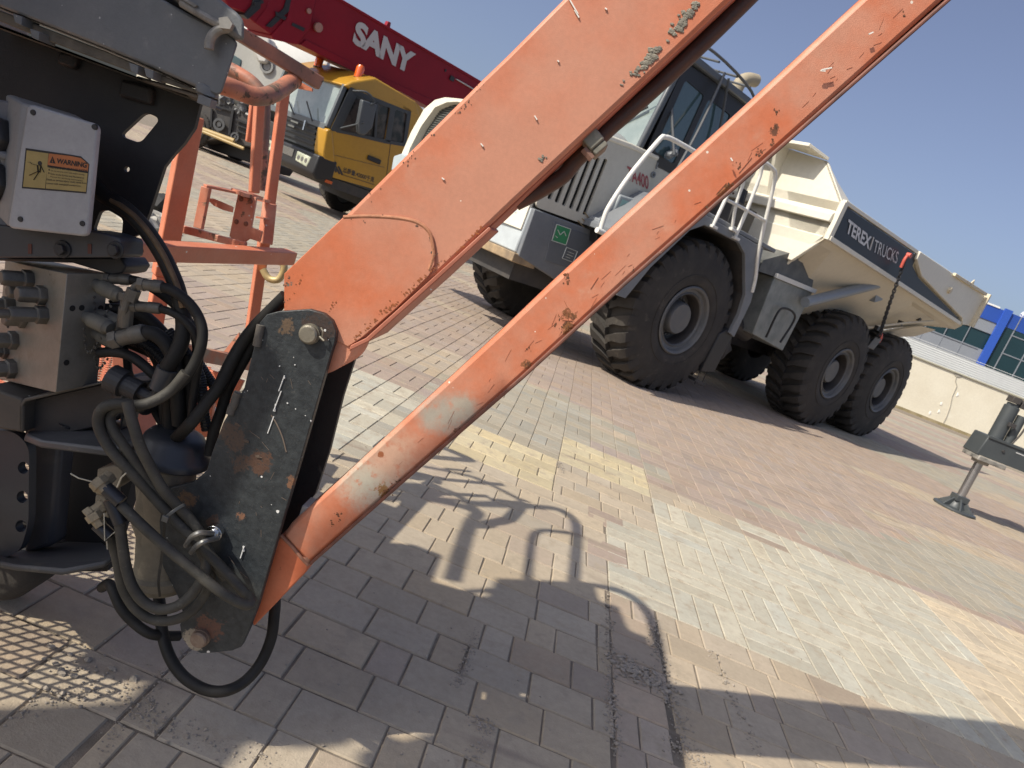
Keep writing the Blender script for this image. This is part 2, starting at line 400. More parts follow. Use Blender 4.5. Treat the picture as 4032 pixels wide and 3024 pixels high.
b = B(); pth = [onwall(*p) for p in ((3770, 1470), (3762, 1500), (3768, 1520), (3750, 1560), (3742, 1600), (3728, 1640), (3715, 1665))]
for p, q in zip(pth[:-1], pth[1:]):
    b.beam(p, q, .035, .02)
b.blob(onwall(3775, 1478), .13, 2, .8, (1.3, .15, .6)); ob('crack', b, mat('crack', (.36, .34, .29), .9), wl)
b = B(); 
for p in ((3770, 1555), (3662, 1625), (3697, 1620), (3706, 1590)): b.blob(onwall(*p), .05, 2, .6, (1, .2, 1.6))
ob('patch', b, mat('chip', (.85, .83, .76), .8), wl)
# long white sheeted shed close behind the wall
S0 = W0+WN*1.2
sh = thing('long_shed', S0, 'long white ribbed metal sheeting showing above the cream wall', 'shed')
b = B(); b.box(S0+WU*2+WN*.1+Vector((0, 0, 1.45)), (70, .2, 2.98), (WU, WN, Vector((0, 0, 1))))
ob('cladding', b, mat('white_sheet', (.74, .75, .74), .45, c2=(.68, .70, .70), nsc=.5), sh)
b = B()
for k in range(9): b.box(S0+WU*2-WN*.012+Vector((0, 0, 2.3+k*.09)), (70, .03, .016), (WU, WN, Vector((0, 0, 1))))
ob('rib', b, mat('white_rib', (.66, .67, .66), .5), sh)
# office building
bd = Loc(20, 44, -4); bl = thing('office_building', bd.O, 'office block with blue parapet, blue column and teal glass behind the wall', 'building')
def bp_(x, y, off=0): return bd.l(x, y, off)
M_blue = mat('blue_panel', (.03, .085, .38), .35, c2=(.027, .075, .33), nsc=.4); M_clad = mat('grey_panel', (.26, .28, .31), .4, c2=(.235, .255, .285), nsc=.5); M_teal = mat('teal_glass', (.018, .045, .055), .2, spec=.5, c2=(.014, .036, .045), nsc=.6)
M_seam = mat('seam', (.22, .24, .27), .5); M_cap = mat('parapet_cap', (.8, .8, .78), .5)
zb = {}
xc = bd.u.dot(bp_(3900, 1350)-bd.O)                       # the blue column
zt = bp_(3960, 1225).z; z1 = bp_(3940, 1280).z; z2 = bp_(3925, 1325).z; z3 = bp_(3890, 1385).z; X0, X1 = -34, 30
def slab(nm, a0, a1, za, zb_, m, l=0., d=.5): b = B(); b.prism([bd.p(a0, l, za), bd.p(a1, l, za), bd.p(a1, l, zb_), bd.p(a0, l, zb_)], bd.w*d); return ob(nm, b, m, bl)
slab('wall', X0, X1, -.05, z3, M_clad, .0, 9); slab('wall', X0, xc, z2, z1, M_clad, .0, 9); slab('window_band', X0, xc, z3, z2, M_teal, .06, 8.5)
slab('parapet', X0, X1, z1, zt, M_blue, -.05, 9.1); slab('column', xc-.22, xc+.22, 0, zt+.12, mat('blue_column', (.035, .10, .45), .35), -.2, .16)
slab('curtain_wall', xc+.22, X1, 2, z1-.01, M_teal, -.03, .02)
b = B()
for k in range(60):
    a = X0+k*1.15
    if a > X1: break
    if abs(a-xc) < .5: continue
    b.box(bd.p(a, -.055 if 0 else -.01, (z1+0)/2) , (.05, .03, z1), (bd.u, bd.w, Vector((0, 0, 1)))) if a < xc else b.box(bd.p(a, -.04, z1/2), (.06, .04, z1-.05), (bd.u, bd.w, Vector((0, 0, 1))))
    b.box(bd.p(a, -.06, (z1+zt)/2), (.05, .03, zt-z1), (bd.u, bd.w, Vector((0, 0, 1))))
for z in (z3*.62, z3*.99): b.box(bd.p((X0+xc)/2, -.02, z), (xc-X0-1, .04, .06), (bd.u, bd.w, Vector((0, 0, 1))))
for z in (z3*.35, z3*.7, z3*1.05, z3*1.3): 
    if z < z1: b.box(bd.p((X1+xc)/2+.3, -.045, z), (X1-xc-1, .03, .06), (bd.u, bd.w, Vector((0, 0, 1))))
ob('panel_joint', b, M_seam, bl)
slab('parapet_cap', X0, xc-.5, zt, zt+.1, M_cap, -.09, .4)
b = B()
for a in np.arange(xc-6.5, xc-2.5, .5): b.blob(bd.p(a, .4, zt+.25), .33, 2, .4)
for a in (xc+1.2, xc+1.7): b.blob(bd.p(a, .4, zt+.2), .25, 2, .4)
ob('roof_unit', b, M_cap, bl)
# ---------------------------------------------------------------- shared vehicle materials
M_tyre = mat('tyre_rubber', (.030, .028, .026), .85, c2=(.055, .049, .042), nsc=3, dust=(.13, .112, .09), dth=.56, bump=.002, bsc=60)
M_rim = mat('rim_grey', (.10, .108, .115), .5, c2=(.15, .145, .135), nsc=5, dust=(.16, .12, .09), dth=.6)
M_dark = mat('dark_frame', (.035, .035, .037), .6, c2=(.07, .062, .055), nsc=4)
M_black = mat('black_plastic', (.02, .02, .022), .45, dust=(.10, .09, .08), dth=.62)
M_cream = mat('cream_paint', (.76, .72, .60), .42, c2=(.71, .67, .56), nsc=1.6, rust=(.42, .24, .09), rsc=3.2, rth=.73, rsoft=.05, dust=(.66, .58, .42), dth=.6)
M_beige = mat('hood_paint', (.55, .53, .46), .42, c2=(.50, .48, .41), nsc=2)
M_grey = mat('chassis_grey', (.15, .165, .185), .5, c2=(.20, .21, .22), nsc=2.5, rust=(.36, .20, .08), rsc=4, rth=.74)
M_glass = mat('cab_glass', (.05, .09, .10), .06, spec=.9)
M_windscreen = mat('windscreen', (.20, .25, .24), .08, spec=.9, c2=(.34, .38, .36), nsc=1.5)
M_white = mat('white_rail', (.72, .71, .66), .4)
M_chrome = mat('bright_metal', (.6, .6, .6), .2, 1.)
M_sign = mat('lettering_white', (.62, .62, .62), .5, rust=(.05, .05, .06), rsc=7, rth=.62)
ZV = Vector((0, 0, 1))

def wheel(parent, T, s, l0, wdt, R_, rimr, side=-1, hub_in=.16, lug=24, name='wheel', lugd=.045, rim_m=None, zc=None, bolts=24, seg=64):
    """side -1: outer face towards -l at l0"""
    zc = R_-.025 if zc is None else zc
    c = T.p(s, l0, zc); ax = T.w*(-side)                     # axis pointing inboard
    b = B(); rr = R_-lugd
    prof = [(.035, rimr), (.0, rimr+.05), (-.004, rimr+.12), (.0, rr-.22), (.012, rr-.16), (.03, rr-.06), (.06, rr-.012), (.12, rr), (wdt-.12, rr), (wdt-.06, rr-.012), (wdt-.03, rr-.06), (wdt, rr-.2), (wdt-.03, rimr)]
    b.lathe(c, ax, prof, seg, closed=True)
    b.lathe(c, ax, [(-.010, rimr+.14), (-.010, rimr+.155), (.01, rimr+.155), (.01, rimr+.14)], seg, closed=True)
    for k in range(lug):                                     # staggered chunky lugs, running over the shoulder
        for hf in (0, 1):
            a0 = 2*math.pi*(k+.5*hf)/lug; wd_ = 2*math.pi/lug*.58
            def P(t, r, a): 
                return c+ax*t+(T.u*math.cos(a)+ZV*math.sin(a))*r
            sk = .10*2*math.pi/lug*4
            ts = [(.02, rr-.10, 0), (.05, R_-.035, .0), (.10, R_, sk*.2), (wdt*.34, R_, sk*.7), (wdt*.50, R_, sk*1.5)]
            q = []
            for (t, r, o) in ts:
                tt = t if hf == 0 else wdt-t; oo = a0+(o if hf == 0 else o)
                wk = wd_*(1 if t < wdt*.3 else .72)
                q.append((P(tt, r, oo-wk/2), P(tt, r, oo+wk/2), P(tt, rr-.15 if t < .06 else rr-.02, oo+wk/2*1.05), P(tt, rr-.15 if t < .06 else rr-.02, oo-wk/2*1.05)))
            vv = [v for qq in q for v in qq]; n = len(q); ff = [[0, 1, 2, 3], [n*4-1, n*4-2, n*4-3, n*4-4]]
            for i in range(n-1):
                for j in range(4): ff.append([i*4+j, i*4+(j+1) % 4, i*4+4+(j+1) % 4, i*4+4+j])
            b.add(vv, ff)
    t = ob(name, b, M_tyre, parent, smooth=True)
    b = B(); rm = rim_m or M_rim
    b.lathe(c, ax, [(.03, rimr+.005), (.004, rimr+.018), (-.010, rimr+.004), (.006, rimr*.95), (.045, rimr*.92), (.05, rimr*.84), (.035, rimr*.80), (.05, rimr*.77), (hub_in+.02, rimr*.75), (hub_in+.05, rimr*.70), (hub_in+.03, rimr*.45), (hub_in+.03, .01), (hub_in+.06, .01), (hub_in+.1, rimr*.5), (hub_in+.12, rimr)], seg, cap=False)
    rmo = ob('rim', b, rm, t, smooth=True)
    b = B(); b.lathe(c, ax, [(.052, rimr*.765), (hub_in+.018, rimr*.745), (hub_in+.018, rimr*.735), (.056, rimr*.755)], seg, closed=True); ob('barrel', b, M_dark, rmo, smooth=True)
    b = B(); b.lathe(c, ax, [(hub_in*.35, .01), (hub_in*.35, rimr*.44), (hub_in*.45, rimr*.48), (hub_in+.02, rimr*.50), (hub_in+.04, .01)], 40)
    for k in range(bolts):
        a = 2*math.pi*k/bolts; d = T.u*math.cos(a)+ZV*math.sin(a); b.lathe(c+d*rimr*.57, ax, [(hub_in-.02, .001), (hub_in-.02, rimr*.032), (hub_in+.04, rimr*.032), (hub_in+.04, .001)], 6)
    ob('hub', b, rm, t, smooth=True)
    return t

# ---------------------------------------------------------------- articulated dump truck
T = Loc(1.611, 8.417, 42.7)
dt = thing('dump_truck', T.O, 'cream articulated six wheeled dump truck with a black lettered panel on its raised tipper body', 'dump truck')
TR = .933
for s in (0, 4.15, 6.04):
    for sd_ in (-1, 1):
        wheel(dt, T, s, 0.0 if sd_ == -1 else 3.25, .70, TR, .40, side=sd_, hub_in=.20 if s == 0 else .28, lug=28, lugd=.06)
def plat(pts, l, d, name, m, bev=.01, parent=dt, TT=None, **k):
    """flat panel given by (s, z) points at lateral position l, d thick towards the right"""
    TT = TT or T; b = B(); b.prism([TT.p(a, l, z) for a, z in pts], TT.w*d); return ob(name, b, m, parent, bev=bev, **k)
# bumper: pale front face, grey side with a hatch and stickers
b = B(); f = [(-2.0, .93, 1.45), (-2.0, .93, .95), (-1.95, 2.35, .95), (-1.95, 2.35, 1.45)]
b.prism([T.p(*q) for q in f], T.u*.25)
ob('bumper', b, mat('bumper_face', (.50, .55, .57), .4, c2=(.42, .46, .48), nsc=5, rust=(.5, .3, .12), rsc=6, rth=.70), dt, bev=.02)
b = B(); b.box(T.p(-1.86, 1.64, .90), (.34, 1.5, .10), (T.u, T.w, ZV)); ob('bumper_beam', b, mat('rusty_beam', (.42, .30, .17), .7, c2=(.2, .15, .1), nsc=8), dt, bev=.01)
plat([(-1.99, 1.45), (-.4, 1.5), (-.1, 1.95), (-.35, 2.0), (.0, 2.02), (-.1, 1.7), (-.55, 1.45), (-.95, .97), (-1.1, .78), (-1.97, .93)], .88, .10, 'side_panel', M_grey)
plat([(-1.68, 1.40), (-.95, 1.42), (-.97, 1.0), (-1.60, .98)], .872, .02, 'hatch', mat('hatch_grey', (.13, .145, .165), .5), bev=.006)
plat([(-1.64, 1.39), (-1.42, 1.40), (-1.40, 1.22), (-1.62, 1.21)], .866, .004, 'green_sticker', mat('green_label', (.05, .26, .12), .4), bev=0)
M_lab = mat('label_edge', (.55, .58, .55), .5)
b = B()
for p, q in (((-1.64, 1.39), (-1.42, 1.40)), ((-1.42, 1.40), (-1.40, 1.22)), ((-1.40, 1.22), (-1.62, 1.21)), ((-1.62, 1.21), (-1.64, 1.39)), ((-1.38, 1.2), (-1.2, 1.2)), ((-1.2, 1.2), (-1.2, 1.07)), ((-1.2, 1.07), (-1.38, 1.07)), ((-1.38, 1.07), (-1.38, 1.2))): b.beam(T.p(p[0], .865, p[1]), T.p(q[0], .865, q[1]), .008, .008)
for p, q in (((-1.6, 1.34), (-1.54, 1.3)), ((-1.54, 1.3), (-1.5, 1.35)), ((-1.5, 1.35), (-1.45, 1.31)), ((-1.6, 1.27), (-1.56, 1.26)), ((-1.34, 1.16), (-1.24, 1.16)), ((-1.34, 1.13), (-1.24, 1.13)), ((-1.34, 1.10), (-1.27, 1.10))): b.beam(T.p(p[0], .864, p[1]), T.p(q[0], .864, q[1]), .007, .007)
ob('sticker_print', b, M_lab, dt)
b = B(); b.box(T.p(-1.12, .86, .98), (.1, .03, .1), (T.u, T.w, ZV)); ob('latch', b, M_black, dt, bev=.004)
# hood with vertical louvres
hl = .90
hood = [(-1.98, 1.47), (-.72, 1.53), (-.50, 1.55), (-.50, 2.52), (-.66, 2.53), (-1.0, 2.47), (-1.45, 2.43), (-1.85, 2.33), (-2.02, 2.16)]
slots = []
for k in range(6):
    a = -1.28-.112*k; zt_ = 2.24-.025*k; zb_ = 1.60
    sl = [(a-.030, zb_), (a+.030, zb_), (a+.030, zt_), (a-.030, zt_)]
    slots.append(rpoly([T.p(x, hl, z) for x, z in sl], .022, 3))
holed('hood_side', rpoly([T.p(x, hl, z) for x, z in hood], .07), slots, T.w, .03, M_beige, dt)
b = B(); b.prism([T.p(x, hl+.034, z) for x, z in [(p[0], p[1]-.012) for p in hood]], T.w*1.45)
ob('engine_bay', b, mat('engine_dark', (.012, .012, .012), .8), dt)
b = B(); top = [(-2.02, 2.12), (-1.85, 2.36), (-1.45, 2.47), (-1.0, 2.52), (-.5, 2.55), (-.5, 2.50), (-1.0, 2.46), (-1.45, 2.41), (-1.84, 2.30), (-1.98, 2.1)]
b.prism([T.p(x, hl-.01, z) for x, z in top], T.w*1.5); ob('hood_top', b, M_cream, dt, bev=.015)
# rounded cream surround of the radiator with dark mesh inside
def ts(x, y): p = T.s(x, y, -2.02)-T.O; return p.dot(T.w), p.z
LC = (.95+max(ts(1581, 607)[0], ts(1618, 521)[0]))/2
def arch2(px, z0):
    h = [ts(*q) for q in px]; h = [(l, max(z, z0)) for l, z in h]
    return [T.p(-2.02, l, z) for l, z in h]+[T.p(-2.02, 2*LC-l, z) for l, z in h[::-1]]
ao = arch2([(1581, 607), (1618, 521), (1669, 430), (1713, 393), (1752, 383), (1815, 389)], .5); ai = arch2([(1614, 584), (1658, 497), (1713, 422), (1760, 402), (1800, 400)], .5)
ao = [ao[0]-ZV*.35]+ao+[ao[-1]-ZV*.35]; ai = [ai[0]-ZV*.32]+ai+[ai[-1]-ZV*.32]
holed('grille_surround', ao, [ai], T.u, .16, M_cream, dt, bev=.025)
b = B(); b.prism([p+T.u*.10 for p in ao], T.u*.04); ob('grille_mesh', b, mat('grille_mesh', (.045, .05, .047), .6), dt)
b = B(); zs = [p.z for p in ai]; ls = [(p-T.O).dot(T.w) for p in ai]
for k in range(34):
    z = min(zs)+.02+(max(zs)-min(zs)-.04)*k/33; b.beam(T.p(-1.93, min(ls)+.04+.35*max(0, (z-min(zs))/(max(zs)-min(zs))-.3), z), T.p(-1.93, max(ls)-.04-.35*max(0, (z-min(zs))/(max(zs)-min(zs))-.3), z), .01, .012)
ob('grille_wire', b, mat('wire', (.12, .125, .115), .5), dt)
b = B(); P5 = [T.s(x, y, -2.05) for x, y in ((1537, 672), (1548, 612), (1585, 600), (1680, 640), (1670, 720))]; b.prism(P5, T.u*.4); ob('lamp_housing', b, mat('pale_blue_box', (.42, .48, .50), .4, c2=(.36, .42, .44), nsc=8), dt, bev=.03)
text('lettering', 'TA400', T.l(2470, 708, hl-.004), T.l(2553, 748, hl-.004), T.l(2470, 652, hl-.004), mat('red_letter', (.33, .07, .08), .5), dt, bold=.02)
b = B()
for (x, y) in ((2292, 860), (2300, 835), (2318, 870), (2285, 880), (2310, 848), (2275, 868)): b.beam(T.l(x, y, hl-.004), T.l(x+14, y+16, hl-.004), .02, .006)
ob('scuffed_label', b, mat('scuffed', (.30, .22, .12), .7), dt)
b = B(); b.blob(T.p(-.95, 1.35, 2.50), .25, 3, .1, (1.2, 1.2, .5)); ob('air_cowl', b, mat('cowl', (.30, .31, .31), .4), dt, smooth=True)
plat([(-.50, 1.55), (.55, 1.60), (.60, 2.46), (-.50, 2.44)], hl+.01, .04, 'service_door', M_beige, bev=.01)
b = B()
for (x, y) in ((2636, 610), (2655, 600)): b.blob(T.l(x, y, hl-.03), .05, 2, .5)
b.beam(T.l(2590, 640, hl-.01), T.l(2583, 665, hl-.01), .012, .02, T.w); b.lathe(T.l(2572, 688, hl-.01), T.w, [(-.01, .015), (-.01, .035), (.01, .035), (.01, .015)], 16, closed=True); ob('door_catch', b, M_grey, dt)
# small step boxes with instruments beside the hood
plat([(-1.02, 1.55), (-.62, 1.58), (-.60, 2.0), (-.98, 1.96)], .78, .14, 'battery_box', mat('box_grey', (.30, .33, .34), .45), bev=.02)
plat([(-1.22, 1.62), (-.6, 1.68), (-.6, 1.55), (-1.22, 1.50)], .70, .16, 'step', mat('step_grey', (.25, .27, .29), .5))
plat([(-1.15, 1.5), (-.7, 1.52), (-.75, 1.38), (-1.1, 1.36)], .74, .12, 'step_underside', M_black)
b = B(); 
for (s0, z0, s1, z1_) in ((-.93, 1.78, -.72, 1.93), (-.95, 1.62, -.75, 1.74)): b.prism([T.p(s0, .774, z0), T.p(s1, .774, z0+.01), T.p(s1, .774, z1_), T.p(s0, .774, z1_-.01)], T.w*.004)
ob('data_plate', b, mat('teal_label', (.25, .42, .40), .4), dt)
# cab
cl = .95
cab = [(-.68, 2.50), (.75, 2.50), (.85, 3.35), (.60, 3.62), (-.15, 3.66), (-.62, 3.55)]
b = B(); b.prism([T.p(x, cl, z) for x, z in [(-.45, 2.45), (.78, 2.45), (.85, 3.35), (.60, 3.60), (-.62, 3.53)]], T.w*1.35); ob('cab', b, mat('cab_dark', (.045, .05, .055), .4), dt, bev=.05, bseg=3)
holed('cab_frame', rpoly([T.p(x, cl-.03, z) for x, z in [(-.72, 2.45), (.78, 2.45), (.86, 3.36), (.62, 3.62), (-.66, 3.57)]], .06), [rpoly([T.p(x, cl-.03, z) for x, z in q], .05) for q in ([(-.60, 2.58), (-.20, 2.56), (-.16, 3.40), (-.56, 3.42)], [(-.11, 2.58), (.38, 2.60), (.42, 3.40), (-.07, 3.40)], [(.46, 2.72), (.70, 2.74), (.76, 3.34), (.50, 3.38)])], T.w, .02, M_black, dt)
plat([(-.60, 2.55), (.70, 2.55), (.77, 3.38), (-.57, 3.42)], cl-.018, .01, 'side_window', M_glass, bev=0)
b = B(); b.prism([T.p(-.80, cl+.02, 2.52), T.p(-.80, cl+1.30, 2.52), T.p(-.66, cl+1.30, 3.50), T.p(-.66, cl+.02, 3.50)], T.u*.03); ob('windscreen', b, M_windscreen, dt)
b = B(); b.beam(T.p(-.82, cl, 2.50), T.p(-.68, cl, 3.56), .08, .06, T.w); b.beam(T.p(-.82, cl+1.33, 2.50), T.p(-.68, cl+1.33, 3.56), .05, .05); b.box(T.p(.05, cl+.66, 3.64), (1.5, 1.5, .09), (T.u, T.w, ZV)); ob('cab_roof', b, mat('roof_dark', (.10, .11, .12), .4), dt, bev=.02)
b = B(); b.beam(T.p(-.84, cl+.75, 2.6), T.p(-.78, cl+.15, 3.0), .02, .02); b.beam(T.p(-.85, cl+.45, 2.85), T.p(-.80, cl+.1, 3.1), .012, .012); b.beam(T.p(-.84, cl+.8, 2.6), T.p(-.84, cl+.6, 2.55), .05, .04); ob('wiper', b, M_black, dt)
b = B(); b.box(T.p(-.80, cl+.12, 3.66), (.12, .22, .17), (T.u, T.w, ZV)); lp = ob('work_lamp', b, M_black, dt, bev=.01)
b = B(); b.box(T.p(-.867, cl+.12, 3.66), (.01, .18, .13), (T.u, T.w, ZV)); ob('lamp_lens', b, mat('lens', (.75, .77, .77), .15), lp, bev=.004)
b = B()
for pth in ([(-.72, cl-.06, 3.62), (-.5, cl-.08, 3.82), (.55, cl-.08, 3.75), (1.0, cl-.06, 3.45)], [(-.6, cl+.5, 3.72), (-.4, cl+.5, 3.86), (.5, cl+.5, 3.85), (.95, cl+.5, 3.62)], [(-.72, cl-.06, 3.62), (-.60, cl+.02, 3.2), (-.50, cl-.25, 2.6)], [(.05, cl-.09, 3.7), (.25, cl-.09, 3.2), (.3, cl-.09, 2.9)], [(-.05, cl-.09, 3.72), (-.22, cl-.2, 3.0), (-.42, cl-.3, 2.45)]):
    b.tube(bez([T.p(*q) for q in pth], 5), .017, 6)
for a in (-.2, .2, .5): b.tube([T.p(a, cl-.08, 3.78), T.p(a, cl+.5, 3.86)], .014, 6)
ob('roof_rail', b, mat('rail_dark', (.09, .095, .1), .4), dt, smooth=True)
b = B(); b.tube([T.p(-.5, cl+.3, 3.6), T.p(-.5, cl+.32, 4.6)], .009, 6); ob('aerial', b, M_black, dt)
ex = T.l(2890, 430, 1.45); ex_ = [ex-ZV*.8, ex, T.l(2893, 375, 1.45), T.l(2915, 325, 1.45), T.l(2945, 312, 1.45), T.l(2975, 318, 1.45)]
b = B(); b.tube(bez(ex_, 5), .085, 16); ob('exhaust_stack', b, mat('exhaust', (.36, .31, .22), .7), dt, smooth=True)
# front fender, its dark liner and the deck
fl = -.04
def A_(a0, a1, r, n): return [(r*math.cos(rad(a0+(a1-a0)*i/n)), TR-.02+r*math.sin(rad(a0+(a1-a0)*i/n))) for i in range(n+1)]
arch = [(-1.16, .93), (-.98, 1.32), (-.62, 1.84), (-.42, 1.96), (.30, 1.96), (.50, 1.88), (.86, 1.45), (.92, 1.2), (.90, .95)]
outer = [(1.02, .92), (1.04, 1.4), (.80, 2.04), (-.62, 2.06), (-1.25, 1.5), (-1.55, 1.5), (-1.3, .93)]
b = B(); b.prism([T.p(x, fl, z) for x, z in arch+outer], T.w*.05); ob('fender', b, M_grey, dt, bev=.006)
b = B()
for i in range(len(arch)-1): (x0, z0), (x1, z1_) = arch[i], arch[i+1]; b.prism([T.p(x0, fl+.05, z0), T.p(x1, fl+.05, z1_), T.p(x1, .9, z1_), T.p(x0, .9, z0)], (T.p(x0, 0, z0)-T.p(0, 0, TR)).normalized()*.02)
ob('fender_liner', b, M_dark, dt)
plat([(-1.25, 1.56), (-.60, 2.11), (1.1, 2.10), (1.1, 2.05), (-.6, 2.06), (-1.25, 1.5)], fl+.02, .92, 'deck', M_grey)
plat([(.90, 1.0), (1.05, 1.0), (1.0, .42), (.72, .38), (.76, .9)], .0, .5, 'mud_flap', M_black)
plat([(.72, .28), (.95, .25), (.95, .21), (.72, .24)], .02, .35, 'boarding_step', M_dark, bev=0)
b = B(); 
for q in ((.78, .05), (.92, .05)): b.beam(T.p(q[0], .05, .20), T.p(q[0], .05, .46), .02, .01)
ob('step_hanger', b, M_dark, dt)
# handrails
def rail(px, l, r=.022, nm='handrail'):
    b = B(); b.tube(bez(rpoly([T.l(x, y, l) for x, y in px], .08)[2:-3] if 0 else [T.l(x, y, l) for x, y in px], 5), r, 10); return ob(nm, b, M_white, dt, smooth=True)
rail([(2362, 912), (2378, 860), (2400, 810), (2480, 690), (2595, 552), (2618, 540), (2650, 550), (2735, 598), (2800, 640)], .28, .026)
rail([(2350, 905), (2380, 918)], .26, .03)
rail([(2894, 935), (2940, 830), (2990, 700), (3000, 652), (3012, 641), (3040, 662), (3053, 690), (3035, 780), (3011, 880), (2985, 1000), (2976, 1088), (2962, 1150)], -.05)
rail([(2806, 890), (2840, 820), (2876, 740), (2890, 700)], -.05, .02); rail([(2882, 900), (2900, 800), (2926, 725), (2922, 706), (2900, 700)], -.05, .018)
rail([(2864, 788), (2930, 822), (3011, 868)], -.05, .018)
b = B()
for p in ((2806, 892), (2894, 937), (2885, 905)): b.box(T.l(*p, -.05), (.1, .08, .03), (T.u, T.w, ZV))
ob('rail_foot', b, M_white, dt, bev=.004)
# engine bay gubbins behind the deck
b = B(); b.box(T.p(1.05, 1.2, 1.7), (.5, 1.2, 1.6), (T.u, T.w, ZV)); b.box(T.p(1.3, 1.6, .95), (2.4, 1.0, .5), (T.u, T.w, ZV)); b.box(T.p(4.9, 1.6, .95), (4.4, .8, .42), (T.u, T.w, ZV)); b.box(T.p(-.9, 1.6, .85), (1.9, 1.1, .4), (T.u, T.w, ZV))
for s in (0, 4.15, 6.04): b.lathe(T.p(s, .5, .92), T.w, [(0, .01), (0, .24), (.5, .18), (1.7, .18), (2.2, .24), (2.2, .01)], 20)
b.tube([T.p(1.2, .5, 1.15), T.p(2.1, .5, 1.0)], .12, 14); b.blob(T.p(1.8, .8, .7), .32, 2, .3); ob('chassis', b, M_dark, dt)
b = B()
for k in range(5): b.tube(bez([T.p(.95+.04*k, .75, 2.7), T.p(1.0+.03*k, .7, 2.3), T.p(.9+.05*k, .72, 1.9)], 5), .02, 6)
ob('hose_bundle', b, M_black, dt)
# galvanised box between the wheels, in two slabs with a light strip
M_galv = mat('galvanised', (.21, .23, .215), .5, .2, c2=(.33, .34, .32), nsc=5, dust=(.45, .42, .35), dth=.60)
bx = .22
plat([(1.72, 1.82), (2.78, 1.86), (2.72, .95), (1.80, 1.03)], bx, .6, 'tool_box', M_galv, bev=.01)
q4 = [T.l(*p, bx) for p in ((3055, 1085), (3180, 1145), (3172, 1000), (3150, 985))]
b = B(); b.prism([T.p(1.30, bx, 1.80), T.p(1.30, bx, 1.95), T.p(2.05, bx, 2.30), T.p(2.42, bx, 2.44), T.p(2.72, bx, 1.90)], T.w*.5); ob('upper_shield', b, mat('dark_shield', (.06, .065, .068), .5, c2=(.13, .135, .13), nsc=5), dt)
b = B(); b.beam(T.p(1.70, bx-.01, 1.85), T.p(2.80, bx-.01, 1.89), .05, .06); ob('white_strip', b, M_white, dt)
b = B(); b.tube(bez([T.p(2.05, bx-.06, 1.05), T.p(2.02, bx-.08, 1.4), T.p(2.12, bx-.08, 1.5), T.p(2.38, bx-.08, 1.5), T.p(2.5, bx-.08, 1.4), T.p(2.45, bx-.06, 1.05)], 5), .016, 8); ob('grab_handle', b, M_black, dt)
# tipper body
BL, BR_ = -.15, 3.40; bi, bo = .62, 2.63
def bp2(s, l, z): return T.p(s, l, z)
def sect(s, zr, zb0, zf, li):        # rail top, rail bottom, floor height, floor inset
    return [(s, BL, zr), (s, BL-.02, zb0), (s, BL+.06, zb0-.10), (s, li, zf), (s, BL+BR_-li, zf), (s, BR_-.06, zb0-.10), (s, BR_+.02, zb0), (s, BR_, zr)]
S = [sect(1.80, 2.95, 2.50, 2.38, .10), sect(2.2, 2.95, 2.50, 2.05, .35), sect(2.9, 2.96, 2.50, 1.55, .60), sect(5.2, 2.98, 2.49, 1.57, .60), sect(7.0, 3.02, 2.46, 2.08, .60), sect(7.35, 3.05, 2.45, 2.28, .40)]
b = B(); vv = [T.p(*q) for s_ in S for q in s_]; ff = []
for i in range(len(S)-1):
    for j in range(7): ff.append([i*8+j, i*8+j+1, i*8+9+j, i*8+8+j])
ff.append(list(range(8)))
b.add(vv, ff)
# inner skin so that the body has thickness
inn = [T.p(q[0]+(.05 if k < 8 else 0), q[1]+(.06 if (k % 8) < 4 else -.06), q[2]+(.05 if (k % 8) in (3, 4) else 0)) for k, q in enumerate([q for s_ in S for q in s_])]
b.add(inn, [f[::-1] for f in ff])
n0 = 0
for i in range(len(S)-1):
    for j in (0, 7): b.f.append([i*8+j, (i+1)*8+j, len(vv)+(i+1)*8+j, len(vv)+i*8+j])
M_bed = mat('tipper_paint', (.70, .64, .50), .45, c2=(.64, .58, .45), nsc=.9, rust=(.40, .22, .08), rsc=1.7, rth=.76, rsoft=.08)
tb = ob('tipper_body', b, M_bed, dt)
b = B()
b.beam(T.p(1.80, BL-.045, 2.50), T.p(7.1, BL-.045, 2.455), .07, .06); b.beam(T.p(1.8, BL-.03, 2.97), T.p(4.3, BL-.03, 3.0), .06, .05)
for s_ in (1.80,): b.beam(T.p(s_+.02, BL-.03, 2.47), T.p(s_+.02, BL-.03, 2.97), .07, .10, T.u)
ob('side_rail', b, M_cream, tb, bev=.006)
plat([(1.90, 2.93), (4.35, 2.96), (4.35, 2.80), (4.75, 2.70), (6.95, 2.52), (6.95, 2.49), (1.90, 2.535)], BL-.05, .02, 'black_panel', mat('black_vinyl', (.012, .014, .019), .42), bev=0, parent=tb)
plat([(4.30, 3.02), (4.30, 2.90), (4.72, 2.74), (7.0, 2.545), (7.15, 2.45), (7.45, 2.50), (7.50, 3.06), (7.2, 3.08)], BL-.09, .07, 'tail_plate', M_cream, bev=.01, parent=tb)
b = B(); b.lathe(T.p(5.9, BL-.13, 2.80), T.w, [(0, .001), (0, .05), (.06, .06), (.06, .001)], 12); b.beam(T.p(5.75, BL-.11, 3.04), T.p(7.4, BL-.11, 3.09), .05, .05); b.prism([T.p(6.55, BL-.1, 3.05), T.p(6.75, BL-.1, 3.06), T.p(6.68, BL-.1, 3.18)], T.w*.02)
b.beam(T.p(7.47, BL-.12, 2.5), T.p(7.50, BL-.12, 3.12), .09, .06, T.u); ob('tail_stiffener', b, mat('worn_cream', (.66, .58, .42), .6, rust=(.30, .14, .05), rsc=7, rth=.6), tb, bev=.006)
lt = lambda x, y: T.l(x, y, BL-.054)
